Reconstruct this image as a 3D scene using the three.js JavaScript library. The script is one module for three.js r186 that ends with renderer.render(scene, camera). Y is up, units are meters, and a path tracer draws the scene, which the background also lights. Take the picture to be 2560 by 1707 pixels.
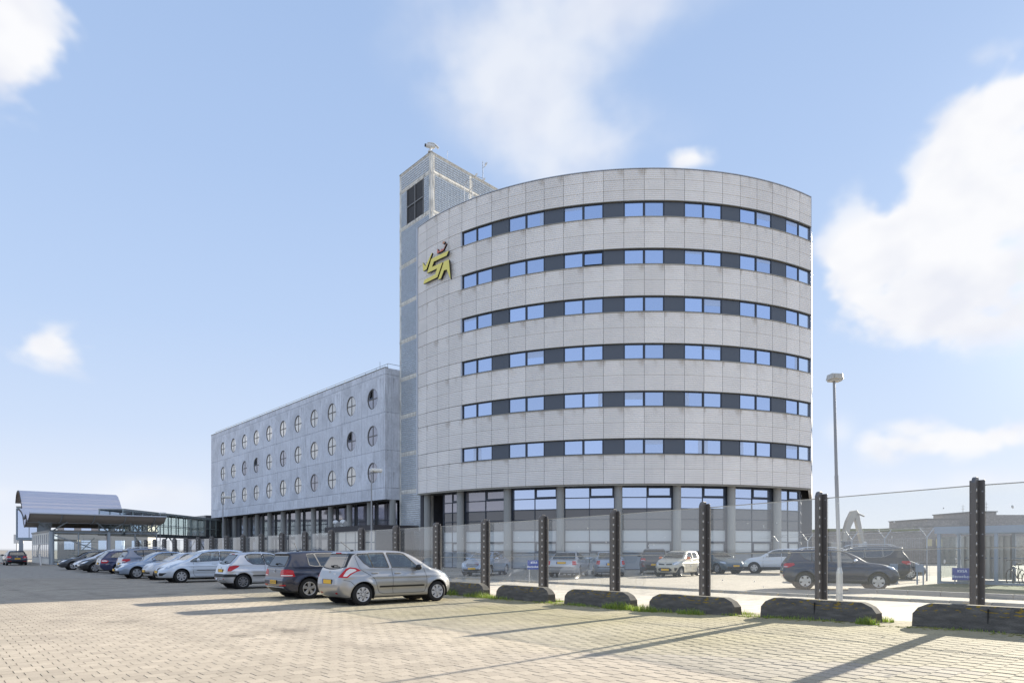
import * as THREE from 'three';
import { RoundedBoxGeometry } from 'three/addons/geometries/RoundedBoxGeometry.js';
import { mergeGeometries, mergeVertices, toCreasedNormals } from 'three/addons/utils/BufferGeometryUtils.js';
import { ImprovedNoise } from 'three/addons/math/ImprovedNoise.js';

// ------------------------------------------------------------------ camera, sky, sun, exposure
const scene = new THREE.Scene();
const EXPOSURE = 2.95;
const EYE = 1.5, FOCAL = 687.9, HORIZON = 549.5;          // focal length and horizon height in pixels of a 1024 x 682 frame
const camera = new THREE.PerspectiveCamera(2 * Math.atan(HORIZON / FOCAL) * 180 / Math.PI, 1024 / 682, 0.1, 6000);
camera.setViewOffset(1024, HORIZON * 2, 0, 0, 1024, 682); // a shift lens: level camera, horizon low in the frame
camera.position.set(0, EYE, 0);
const renderer = new THREE.WebGLRenderer({ antialias: true });
renderer.toneMapping = THREE.LinearToneMapping;
renderer.toneMappingExposure = EXPOSURE;
renderer.shadowMap.enabled = true;
renderer.shadowMap.type = THREE.PCFSoftShadowMap;

const SUN_AZ = 46.2 * Math.PI / 180, SUN_EL = 18.8 * Math.PI / 180;
const sunDir = new THREE.Vector3(Math.sin(SUN_AZ) * Math.cos(SUN_EL), Math.sin(SUN_EL), -Math.cos(SUN_AZ) * Math.cos(SUN_EL));
const sun = new THREE.DirectionalLight(new THREE.Color().setRGB(1, 0.9, 0.75), 5);
sun.position.copy(sunDir).multiplyScalar(160);
sun.castShadow = true;
sun.shadow.mapSize.set(4096, 4096);
Object.assign(sun.shadow.camera, { left: -110, right: 110, top: 110, bottom: -110, near: 1, far: 400 });
scene.add(sun, sun.target);

const noise = new ImprovedNoise();
const clamp = (x, a = 0, b = 1) => Math.min(b, Math.max(a, x));
const ss = (a, b, x) => { const t = clamp((x - a) / (b - a)); return t * t * (3 - 2 * t); };
const lerp = (a, b, t) => a + (b - a) * t;
const fbm = (x, y, z, n = 5) => { let s = 0, a = 0.5, f = 1; for (let i = 0; i < n; i++) { s += a * noise.noise(x * f, y * f, z * f); f *= 2.03; a *= 0.5; } return s; };
let seed = 20240611;
const rnd = () => { seed = (seed + 0x6d2b79f5) | 0; let t = Math.imul(seed ^ (seed >>> 15), 1 | seed); t = (t + Math.imul(t ^ (t >>> 7), 61 | t)) ^ t; return ((t ^ (t >>> 14)) >>> 0) / 4294967296; };
const lin = (c) => { c /= 255; return c <= 0.04045 ? c / 12.92 : ((c + 0.055) / 1.055) ** 2.4; };

// The sky: pale blue fading to white at the horizon, with the cumulus clouds of the day. Each cloud: azimuth, elevation, half width, half height (degrees), strength.
const CLOUDS = [
  [-36.4, 31.0, 3.5, 4.9, 1.0], [-1.0, 36, 7.0, 4.6, 0.65], [1.8, 31.5, 4.6, 3.2, 0.6], [5.2, 27, 4.6, 2.4, 0.45], [10, 38.2, 6, 2.4, 0.6], [10, 30.5, 5, 2.4, 0.28],
  [33.6, 24.5, 2.8, 4.2, 1.0], [37.6, 26, 2.6, 3.6, 0.9], [31.4, 18.6, 4.6, 4.2, 1.15], [26.6, 19.6, 2.6, 3.8, 1.05], [35, 17.4, 4, 3, 0.9], [38, 20.5, 5, 6.5, 1.1], [14.3, 28.9, 2.0, 1.1, 0.8],
  [-33.4, 13.7, 3.8, 1.9, 0.85], [29.5, 7.6, 3.4, 1.6, 0.8], [35.4, 7.6, 3.4, 1.6, 0.85], [25.6, 8.6, 1.4, 1.6, 0.45], [-28, 4.0, 4, 1.5, 0.55], [33, 4.6, 8, 1.2, 0.5], [-38, 3.6, 3, 1.0, 0.4],
  [52, 14, 7, 4, 0.8], [-56, 22, 6, 4, 0.8], [-62, 9, 6, 2, 0.6], [66, 25, 7, 4, 0.7],
];
{
  const W = 2688, H = 1344, data = new Float32Array(W * H * 4), D = 180 / Math.PI;
  const ramp = [[0, [242, 245, 252]], [3, [233, 240, 253]], [9, [208, 225, 251]], [17, [190, 213, 247]], [28, [175, 201, 240]], [38, [166, 193, 234]], [60, [158, 187, 231]], [90, [150, 180, 227]]];  // top steps, above the frame, lifted for added fill light
  const rampAt = (el) => { let i = 0; while (i < ramp.length - 2 && el > ramp[i + 1][0]) i++; const t = clamp((el - ramp[i][0]) / (ramp[i + 1][0] - ramp[i][0])); return ramp[i][1].map((c, k) => lin(lerp(c, ramp[i + 1][1][k], t))); };
  for (let r = 0; r < H; r++) {
    const el = ((r + 0.5) / H - 0.5) * 180, sy = Math.sin(el / D), cy = Math.cos(el / D), base = rampAt(Math.max(0, el)), o0 = r * W * 4;
    for (let c = 0; c < W; c++) {
      const a = ((c + 0.5) / W - 0.5) * 2 * Math.PI, dx = Math.cos(a) * cy, dz = Math.sin(a) * cy, o = o0 + c * 4;
      let R = base[0], G = base[1], B = base[2];
      if (el < 0) { const g = ss(0, -6, el); R = lerp(R, 0.2, g); G = lerp(G, 0.2, g); B = lerp(B, 0.2, g); } else {
        const az = Math.atan2(dx, -dz) * D;
        const toSun = clamp(dx * sunDir.x + sy * sunDir.y + dz * sunDir.z), glow = 0.05 * toSun ** 8 + 0.6 * toSun ** 80;
        R += glow; G += glow * 0.97; B += glow * 0.9;
        let m = 0, soft = 0;
        for (const [ca, ce, w, h, s] of CLOUDS) {
          let da = az - ca; if (da > 180) da -= 360; if (da < -180) da += 360;
          const q = (da * cy / w) ** 2 + ((el - ce) / (el < ce ? h * 0.8 : h)) ** 2;
          if (q < 4) { const e = s * Math.exp(-q * 0.9); if (s < 0.66) soft += e; else m += e; }
        }
        // added clouds out of frame, high and overbright, as fill light for shaded walls
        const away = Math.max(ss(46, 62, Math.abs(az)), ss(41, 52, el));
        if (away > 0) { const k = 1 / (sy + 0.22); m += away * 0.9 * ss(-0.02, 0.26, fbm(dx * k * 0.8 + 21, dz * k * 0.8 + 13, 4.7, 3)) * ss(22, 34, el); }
        m = Math.min(m, 1.02);
        if (m > 0.03 || soft > 0.03) {
          const wx = dx * 13, wy = sy * 17, wz = dz * 13;
          const f = fbm(wx + 0.6 * noise.noise(wy, wz, 3.1), wy + 5, wz, 6);
          const wisp = 0.72 * ss(0.08, 1.0, soft * 1.15 + 0.75 * fbm(wx * 0.7 + 9, wy * 0.7, wz * 0.7 + 4, 6) * Math.min(1, soft * 2.2)), dens = Math.max(wisp, m < 0.03 ? 0 : ss(0.21, 0.70, m * 0.88 + f * 1.35 * Math.min(1, m * 1.8 + 0.15)) * Math.min(1, 0.3 + m * 0.9));
          const front = 1 + away * 1.3 * (0.5 - 0.5 * (dx * sunDir.x + sy * sunDir.y + dz * sunDir.z)), shade = 0.5 + 0.5 * clamp(0.62 + 2.2 * fbm(wx * 0.9 + 2, wy * 0.9 + 0.4, wz * 0.9, 4) + 0.1);  // cloud brightness raised out of frame, most opposite the sun, for fill
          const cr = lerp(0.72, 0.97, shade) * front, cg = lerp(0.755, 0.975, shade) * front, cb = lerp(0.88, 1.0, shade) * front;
          R = lerp(R, Math.max(R, cr), dens); G = lerp(G, Math.max(G, cg), dens); B = lerp(B, cb, dens);
        }
      }
      data[o] = R / EXPOSURE; data[o + 1] = G / EXPOSURE; data[o + 2] = B / EXPOSURE; data[o + 3] = 1;
    }
  }
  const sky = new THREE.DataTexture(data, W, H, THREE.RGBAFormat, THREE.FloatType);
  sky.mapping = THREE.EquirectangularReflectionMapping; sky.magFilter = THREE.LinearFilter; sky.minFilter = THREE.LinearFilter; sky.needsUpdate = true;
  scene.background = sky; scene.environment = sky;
}

// ------------------------------------------------------------------ helpers
const V3 = THREE.Vector3, M4 = THREE.Matrix4;
const E = [-0.653, 0.757], N = [0.757, 0.653];                     // along the glass fence (away to the left) and square to it (away to the right), as [east, ahead]
const used = {};
const numbered = (n) => { const k = used[n] = (used[n] ?? -1) + 1; return k ? n + '_' + String(k).padStart(3, '0') : n; };
function thing(name, label, category, X = 0, Z = 0, dir = null, y = 0, group) {   // a Group at the thing's base; its local +x points along dir = [east, ahead]
  const o = new THREE.Group(); o.name = numbered(name); o.position.set(X, y, -Z);
  if (dir) o.rotation.y = Math.atan2(dir[1], dir[0]);
  o.userData = { label, category }; if (group) o.userData.group = group;
  scene.add(o); return o;
}
function mesh(name, geo, mat, parent, kind) {
  const g = Array.isArray(geo) ? merge(geo) : geo, o = new THREE.Mesh(g, mat);
  o.name = parent ? name : numbered(name); o.castShadow = o.receiveShadow = true;
  if (kind) o.userData.kind = kind;
  (parent ?? scene).add(o); return o;
}
function structure(name, geo, mat) { const o = mesh(name, geo, mat, null, 'structure'); return o; }
function copyOf(src, label, X, Z, dir, y = 0) { const o = src.clone(); o.name = numbered(src.name.replace(/_\d{3}$/, '')); o.userData = { ...src.userData, label }; o.position.set(X, y, -Z); if (dir) o.rotation.y = Math.atan2(dir[1], dir[0]); scene.add(o); return o; }
function merge(list) { return mergeGeometries(list.map((g) => { const q = g.index ? g.toNonIndexed() : g; for (const k of Object.keys(q.attributes)) if (!['position', 'normal', 'uv'].includes(k)) q.deleteAttribute(k); if (!q.attributes.uv) q.setAttribute('uv', new THREE.BufferAttribute(new Float32Array(q.attributes.position.count * 2), 2)); return q; })); }
const box = (w, h, d, x = 0, y = 0, z = 0, ry = 0) => { const g = new THREE.BoxGeometry(w, h, d); if (ry) g.rotateY(ry); return g.translate(x, y, z); };
const rbox = (w, h, d, r, x = 0, y = 0, z = 0, ry = 0) => { const g = new RoundedBoxGeometry(w, h, d, 2, r); if (ry) g.rotateY(ry); return g.translate(x, y, z); };
const cyl = (r0, r1, h, x = 0, y = 0, z = 0, n = 20) => new THREE.CylinderGeometry(r1, r0, h, n).translate(x, y + h / 2, z);
function bar(a, b, r = 0.03, n = 8, r1 = r) {                        // a round bar between two points
  const A = new V3(...a), B = new V3(...b), d = B.clone().sub(A), g = new THREE.CylinderGeometry(r1, r, d.length(), n);
  g.applyQuaternion(new THREE.Quaternion().setFromUnitVectors(new V3(0, 1, 0), d.clone().normalize()));
  return g.translate(...A.add(B).multiplyScalar(0.5).toArray());
}
function beam(a, b, w = 0.08, h = 0.08) {                            // a square bar between two points
  const A = new V3(...a), B = new V3(...b), d = B.clone().sub(A), g = new THREE.BoxGeometry(w, d.length(), h);
  g.applyQuaternion(new THREE.Quaternion().setFromUnitVectors(new V3(0, 1, 0), d.clone().normalize()));
  return g.translate(...A.add(B).multiplyScalar(0.5).toArray());
}
const tube = (pts, r, n = 24, rs = 6) => new THREE.TubeGeometry(new THREE.CatmullRomCurve3(pts.map((p) => new V3(...p))), n, r, rs);
const poly = (pts, depth, bevel = 0) => new THREE.ExtrudeGeometry(new THREE.Shape(pts.map((p) => new THREE.Vector2(...p))), { depth, bevelEnabled: bevel > 0, bevelSize: bevel, bevelThickness: bevel, bevelSegments: 1, curveSegments: 8 });
function quadGrid(nu, nv, f, uvf) {                                  // a sheet f(u, v) -> [x, y, z]
  const p = [], uv = [], ix = [];
  for (let j = 0; j <= nv; j++) for (let i = 0; i <= nu; i++) { const q = f(i / nu, j / nv); p.push(...q); uv.push(...(uvf ? uvf(i / nu, j / nv, q) : [q[0], q[2]])); }
  for (let j = 0; j < nv; j++) for (let i = 0; i < nu; i++) { const a = j * (nu + 1) + i, b = a + 1, c = a + nu + 1, d = c + 1; ix.push(a, b, d, a, d, c); }
  const g = new THREE.BufferGeometry(); g.setAttribute('position', new THREE.Float32BufferAttribute(p, 3)); g.setAttribute('uv', new THREE.Float32BufferAttribute(uv, 2)); g.setIndex(ix); g.computeVertexNormals(); return g;
}
function worldUV(g, s = 1) {                                         // box-mapped uv in metres
  const q = g.index ? g.toNonIndexed() : g, p = q.attributes.position, n = q.attributes.normal, uv = new Float32Array(p.count * 2);
  for (let i = 0; i < p.count; i++) { const ax = Math.abs(n.getX(i)), ay = Math.abs(n.getY(i)), az = Math.abs(n.getZ(i)); const u = ay > ax && ay > az ? [p.getX(i), p.getZ(i)] : ax > az ? [p.getZ(i), p.getY(i)] : [p.getX(i), p.getY(i)]; uv[2 * i] = u[0] * s; uv[2 * i + 1] = u[1] * s; }
  q.setAttribute('uv', new THREE.BufferAttribute(uv, 2)); return q;
}
// A tiling texture computed from f(u, v) -> [r, g, b] in sRGB 0..1 (or one grey value)
function tex(n, f, srgb = true, rep = 1) {
  const d = new Uint8Array(n * n * 4);
  for (let y = 0; y < n; y++) for (let x = 0; x < n; x++) { const c = f(x / n, y / n), o = (y * n + x) * 4, a = Array.isArray(c) ? c : [c, c, c]; d[o] = clamp(a[0]) * 255; d[o + 1] = clamp(a[1]) * 255; d[o + 2] = clamp(a[2]) * 255; d[o + 3] = 255; }
  const t = new THREE.DataTexture(d, n, n); t.wrapS = t.wrapT = THREE.RepeatWrapping; t.magFilter = THREE.LinearFilter; t.minFilter = THREE.LinearMipmapLinearFilter; t.generateMipmaps = true; t.repeat.set(rep, rep);
  if (srgb) t.colorSpace = THREE.SRGBColorSpace; t.needsUpdate = true; return t;
}
// periodic fbm over the unit square
const tfbm = (u, v, f, n = 4, k = 0) => { let s = 0, a = 0.5, q = f; for (let i = 0; i < n; i++) { const x = u * q, y = v * q; const b = (X, Y) => noise.noise(X + 0.37 + k, Y + 0.11, i * 3.7 + k); const fx = u, fy = v; s += a * lerp(lerp(b(x, y), b(x - q, y), fx), lerp(b(x, y - q), b(x - q, y - q), fx), fy); q *= 2; a *= 0.5; } return s; };
const C = (r, g, b) => new THREE.Color().setRGB(r, g, b);
const std = (r, g, b, rough = 0.7, metal = 0, more = {}) => new THREE.MeshStandardMaterial({ color: C(r, g, b), roughness: rough, metalness: metal, ...more });
const phys = (r, g, b, o) => new THREE.MeshPhysicalMaterial({ color: C(r, g, b), ...o });
// ------------------------------------------------------------------ materials
const grain = (n, f, amp, k) => tex(n, (u, v) => 0.5 + amp * tfbm(u, v, f, 5, k), false);
const concreteMap = tex(1024, (u, v) => {
  const a = tfbm(u, v, 5, 5, 1), b = tfbm(u, v, 40, 3, 2), s = tfbm(u, v * 0.14 + 0.2, 34, 3, 3), d = clamp(0.945 + 0.26 * a + 0.10 * b - 0.42 * Math.max(0, s + a * 0.6 - 0.02), 0.35, 1);
  return [0.92 * d, 0.935 * d, 0.965 * d];
});
concreteMap.repeat.set(1 / 9, 1 / 9);
const concreteBump = grain(512, 30, 0.5, 4); concreteBump.repeat.set(1 / 2, 1 / 2);
const M = {
  concrete: new THREE.MeshStandardMaterial({ map: concreteMap, bumpMap: concreteBump, bumpScale: 0.006, roughness: 0.9 }),
  column: new THREE.MeshStandardMaterial({ color: C(0.36, 0.36, 0.34), bumpMap: concreteBump, bumpScale: 0.004, roughness: 0.85 }),
  soffit: std(0.2, 0.19, 0.17, 0.9),
  frame: std(0.055, 0.068, 0.092, 0.45, 0.2),
  frameLight: std(0.22, 0.22, 0.22, 0.5, 0.4),
  darkPanel: std(0.105, 0.122, 0.15, 0.5, 0.1),
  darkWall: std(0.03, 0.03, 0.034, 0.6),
  core: std(0.10, 0.10, 0.11, 0.9),
  flashing: std(0.36, 0.34, 0.29, 0.5, 0.3),
  trim: std(0.5, 0.52, 0.56, 0.4, 0.5),
  glassBlue: phys(0.54, 0.63, 0.82, { metalness: 0.92, roughness: 0.03 }),
  glassDark: phys(0.075, 0.075, 0.085, { metalness: 0.0, roughness: 0.05, ior: 1.9 }),
  glassBlind: phys(0.57, 0.61, 0.63, { roughness: 0.25, clearcoat: 1, clearcoatRoughness: 0.03 }),
  glassWarm: phys(0.80, 0.73, 0.63, { roughness: 0.2, clearcoat: 1, clearcoatRoughness: 0.03 }),
  glassLilac: phys(0.40, 0.385, 0.42, { metalness: 0.5, roughness: 0.05 }),
  glassClear: phys(0.93, 0.97, 0.96, { transmission: 1, thickness: 0, roughness: 0, ior: 1.5, specularIntensity: 1 }),
  steelDark: std(0.055, 0.052, 0.05, 0.42, 0.55),
  galv: std(0.42, 0.44, 0.47, 0.42, 0.6),
  paintWhite: std(0.72, 0.72, 0.7, 0.5),
  paintGrey: std(0.33, 0.36, 0.4, 0.5, 0.2),
  rubber: std(0.018, 0.018, 0.018, 0.75),
  black: std(0.012, 0.012, 0.013, 0.5),
};

// ------------------------------------------------------------------ ground
const pOf = (X, Z) => X * N[0] + Z * N[1], qOf = (X, Z) => X * E[0] + Z * E[1];
const fromPQ = (p, q) => [p * N[0] + q * E[0], p * N[1] + q * E[1]];
const rise = (X, Z) => { const p = pOf(X, Z), q = qOf(X, Z); return 0.13 * ss(12, 4, q) * ss(5, 13.5, p) * ss(24, 17, p); };   // the yard falls a little from the right
const FENCE_P = 15.02;
{
  const groundMap = tex(512, (u, v) => { const d = 0.47 + 0.12 * tfbm(u, v, 6, 5, 9) + 0.10 * tfbm(u, v, 60, 3, 10); return [d, d * 0.975, d * 0.93]; });
  groundMap.repeat.set(1 / 14, 1 / 14);
  const far = new THREE.CircleGeometry(3000, 96).rotateX(-Math.PI / 2).translate(0, -0.06, 0);
  structure('ground', worldUV(far), new THREE.MeshStandardMaterial({ map: groundMap, roughness: 0.95 }));

  // the yard on this side of the fence: concrete pavers in rows square to the fence, open gaps between their ends
  const PIT = 0.232;
  const sand = tex(512, (u, v) => { const d = 0.36 + 0.14 * tfbm(u, v, 50, 3, 12), m = ss(-0.1, 0.25, tfbm(u, v, 7, 3, 13)); return [d * lerp(1, 1.15, m), d * lerp(0.95, 1.15, m), d * lerp(0.85, 0.55, m)]; });
  sand.repeat.set(1 / 2.5, 1 / 2.5);
  const yard = structure('paved_yard', quadGrid(60, 80, (u, v) => { const [X, Z] = fromPQ(lerp(-24, 15.6, u), lerp(-14, 60, v)); return [X, rise(X, Z) - 0.012, -Z]; }), new THREE.MeshStandardMaterial({ map: sand, roughness: 1 }));
  const speck = tex(256, (u, v) => { const w = tfbm(u, v, 48, 2, 14) + 0.7 * (hash2(u * 256, v * 256) - 0.5), d = 0.95 + 0.26 * w + 0.34 * tfbm(u, v, 11, 2, 15); return [d, d * 0.985, d * 0.96]; });
  const bump = tex(256, (u, v) => 0.5 + 0.6 * tfbm(u, v, 40, 3, 16), false);
  const tileMat = new THREE.MeshStandardMaterial({ map: speck, bumpMap: bump, bumpScale: 0.004, roughness: 0.9 });
  function tileGeo(w, d) {                                           // top face, chamfer, short sides
    const c = 0.003, hw = w / 2, hd = d / 2, y0 = -0.03, rings = [[hw, hd, y0], [hw, hd, -0.006], [hw - c, hd - c, 0]], p = [], uv = [], ix = [];
    for (const [a, b, y] of rings) for (const [sx, sz] of [[-1, -1], [1, -1], [1, 1], [-1, 1]]) { p.push(a * sx, y, b * sz); uv.push(0.5 + a * sx / w, 0.5 + b * sz / d); }
    for (let r = 0; r < 2; r++) for (let k = 0; k < 4; k++) { const a = r * 4 + k, b = r * 4 + (k + 1) % 4; ix.push(a, a + 4, b + 4, a, b + 4, b); }
    ix.push(8, 10, 9, 8, 11, 10);
    const g = new THREE.BufferGeometry(); g.setAttribute('position', new THREE.Float32BufferAttribute(p, 3)); g.setAttribute('uv', new THREE.Float32BufferAttribute(uv, 2)); g.setIndex(ix);
    const q = g.toNonIndexed(); q.computeVertexNormals(); return q;
  }
  const geo = tileGeo(PIT - 0.0005, PIT - 0.0055);                      // x along the fence, z along the row
  const turn = new THREE.Quaternion().setFromAxisAngle(new V3(0, 1, 0), Math.atan2(E[1], E[0]));
  const spots = [];
  for (let i = -60; i < 230; i++) for (let j = -120; j < 61; j++) {
    const q = i * PIT, stag = (((i % 2) + 2) % 2) * 0.4, p = 14.55 - (60 - j + stag) * PIT, [X, Z] = fromPQ(p, q);
    if (p > 14.6 || Z < 5.6 || Z > 37 || Math.abs(X) > Z * 0.80 + 2.5) continue;
    spots.push([X, Z, X * X + Z * Z, i, j]);
  }
  spots.sort((a, b) => a[2] - b[2]);
  const inView = (X, Z) => Z > 7.95 && Math.abs(X) < Z * 0.73;
  const drips = Array.from({ length: 46 }, () => [2 + 10.5 * rnd(), -2 + 34 * rnd(), 0.12 + 0.35 * rnd(), 0.12 + 0.3 * rnd()]);
  const stain = (X, Z) => { const p = pOf(X, Z), q = qOf(X, Z); let s = 0; for (const [a, b, r, k] of drips) { const d = (p - a) ** 2 + (q - b) ** 2; if (d < r * r * 4) s += k * Math.exp(-d / (r * r)); } for (const a of [3.1, 4.7]) s += 0.10 * Math.exp(-(((p - a - 0.5 * Math.sin(q * 0.12)) / 0.16) ** 2)); return Math.min(0.45, s); };
  const tone = (X, Z, i, j) => {
    const p = pOf(X, Z), m = clamp(ss(5.5, 11.5, p) * ss(-3, 8, qOf(X, Z)) * (0.85 + 0.9 * fbm(X * 0.35, Z * 0.35, 4.2, 3)) * ss(30, 18, Z)), r = 0.90 + 0.2 * hash2(i, j) + 0.30 * fbm(X * 0.13, Z * 0.13, 8.1, 3) + 0.26 * fbm(X * 0.9, Z * 0.9, 2.1, 3) - stain(X, Z);
    return C(lerp(0.385, 0.345, m) * r, lerp(0.345, 0.305, m) * r, lerp(0.29, 0.175, m) * r);
  };
  const named = spots.filter((s) => inView(s[0], s[1])).slice(0, 290), taken = new Set(named), rest = spots.filter((s) => !taken.has(s));
  const shades = [0.9, 0.96, 1.02, 1.08].map((k) => { const m = tileMat.clone(); m.color = C(0.385 * k, 0.345 * k, 0.29 * k); return m; });
  for (const [X, Z, , i, j] of named) { const o = mesh('paving_stone', geo, shades[Math.floor(hash2(i, j) * 4) % 4], yard); o.position.set(X, rise(X, Z) + 0.003 * (hash2(j, i) - 0.5), -Z); o.quaternion.copy(turn); }
  const im = new THREE.InstancedMesh(geo, tileMat, rest.length), m4 = new M4(), one = new V3(1, 1, 1);
  rest.forEach(([X, Z, , i, j], k) => { im.setMatrixAt(k, m4.compose(new V3(X, rise(X, Z) + 0.003 * (hash2(j, i) - 0.5), -Z), turn, one)); im.setColorAt(k, tone(X, Z, i, j)); });
  im.name = 'paving_stones'; im.userData.kind = 'stuff'; im.castShadow = im.receiveShadow = true; yard.add(im);

  // pavers too far to tell apart
  const paver = tex(512, (u, v) => { const n = 16, y = Math.floor(v * n), x = u * n + (y % 2) * 0.5, fx = x - Math.floor(x), fy = v * n - y, j = fx < 0.07 || fy < 0.05 ? 0.55 : 1, d = (0.615 + 0.07 * (hash2(Math.floor(x) % n, y) - 0.5) + 0.06 * tfbm(u, v, 4, 3, 18)) * j; return [d, d * 0.955, d * 0.885]; });
  paver.repeat.set(1 / 3.7, 1 / 3.7);
  const farMat = new THREE.MeshStandardMaterial({ map: paver, roughness: 0.95 });
  const pq = (f) => (u, v) => { const [X, Z, y] = f(u, v); return [X, y, -Z]; };
  structure('parking_pavement', quadGrid(4, 4, pq((u, v) => { const [X, Z] = fromPQ(lerp(-60, 15, u), lerp(44, 150, v)); return [X, Z, -0.008]; }), (u, v) => [u * 75, v * 106]), farMat);
  structure('parking_pavement', quadGrid(4, 4, pq((u, v) => { const Z = lerp(37, 60, u), X = lerp(-0.8 * Z - 3, -12.5 - (Z - 37) * 0.95, v); return [X, Z, -0.004]; }), (u, v, q) => [q[0] * N[0] - q[2] * N[1], q[0] * E[0] - q[2] * E[1]]), farMat);

  // beyond the fence: a pale path, a kerb, the car park
  const pale = tex(512, (u, v) => { const n = 20, y = Math.floor(v * n), x = u * n * 0.5 + (y % 2) * 0.5, fx = x - Math.floor(x), fy = v * n - y, j = fx < 0.035 || fy < 0.07 ? 0.75 : 1, d = (0.66 + 0.10 * (hash2(Math.floor(x) % 10, y) - 0.5) + 0.08 * tfbm(u, v, 5, 3, 19)) * j; return [d, d * 0.96, d * 0.90]; });
  pale.repeat.set(1 / 2.1, 1 / 2.1);
  const paleMat = new THREE.MeshStandardMaterial({ map: pale, roughness: 0.95 });
  const along = (p0, p1, q0, q1, y, nu = 8, nv = 60) => quadGrid(nu, nv, (u, v) => { const [X, Z] = fromPQ(lerp(p0, p1, u), lerp(q0, q1, v)); return [X, rise(X, Z) + y, -Z]; }, (u, v) => [lerp(p0, p1, u), lerp(q0, q1, v)]);
  structure('path', along(14.5, 21.6, -20, 90, 0.002, 14), paleMat);
  structure('car_park', along(21.6, 46, -30, 90, -0.02, 16), farMat);
  const kerbMat = std(0.3, 0.29, 0.27, 0.9);
  const kb = thing('kerb', 'long low concrete kerb between pale path and car park behind glass fence', 'kerb');
  for (let k = 0; k < 60; k++) { const [X, Z] = fromPQ(21.62, -4 + k), g = worldUV(rbox(0.985, 0.2, 0.14, 0.02)); const o = mesh('kerb_stone', g, kerbMat, kb); o.position.set(X, rise(X, Z) - 0.01, -Z); o.quaternion.copy(turn); }
}
function hash2(x, y) { let h = (Math.floor(x) * 374761393 + Math.floor(y) * 668265263) | 0; h = Math.imul(h ^ (h >>> 13), 1274126177); h ^= h >>> 16; return (h >>> 0) / 4294967296; }
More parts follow.
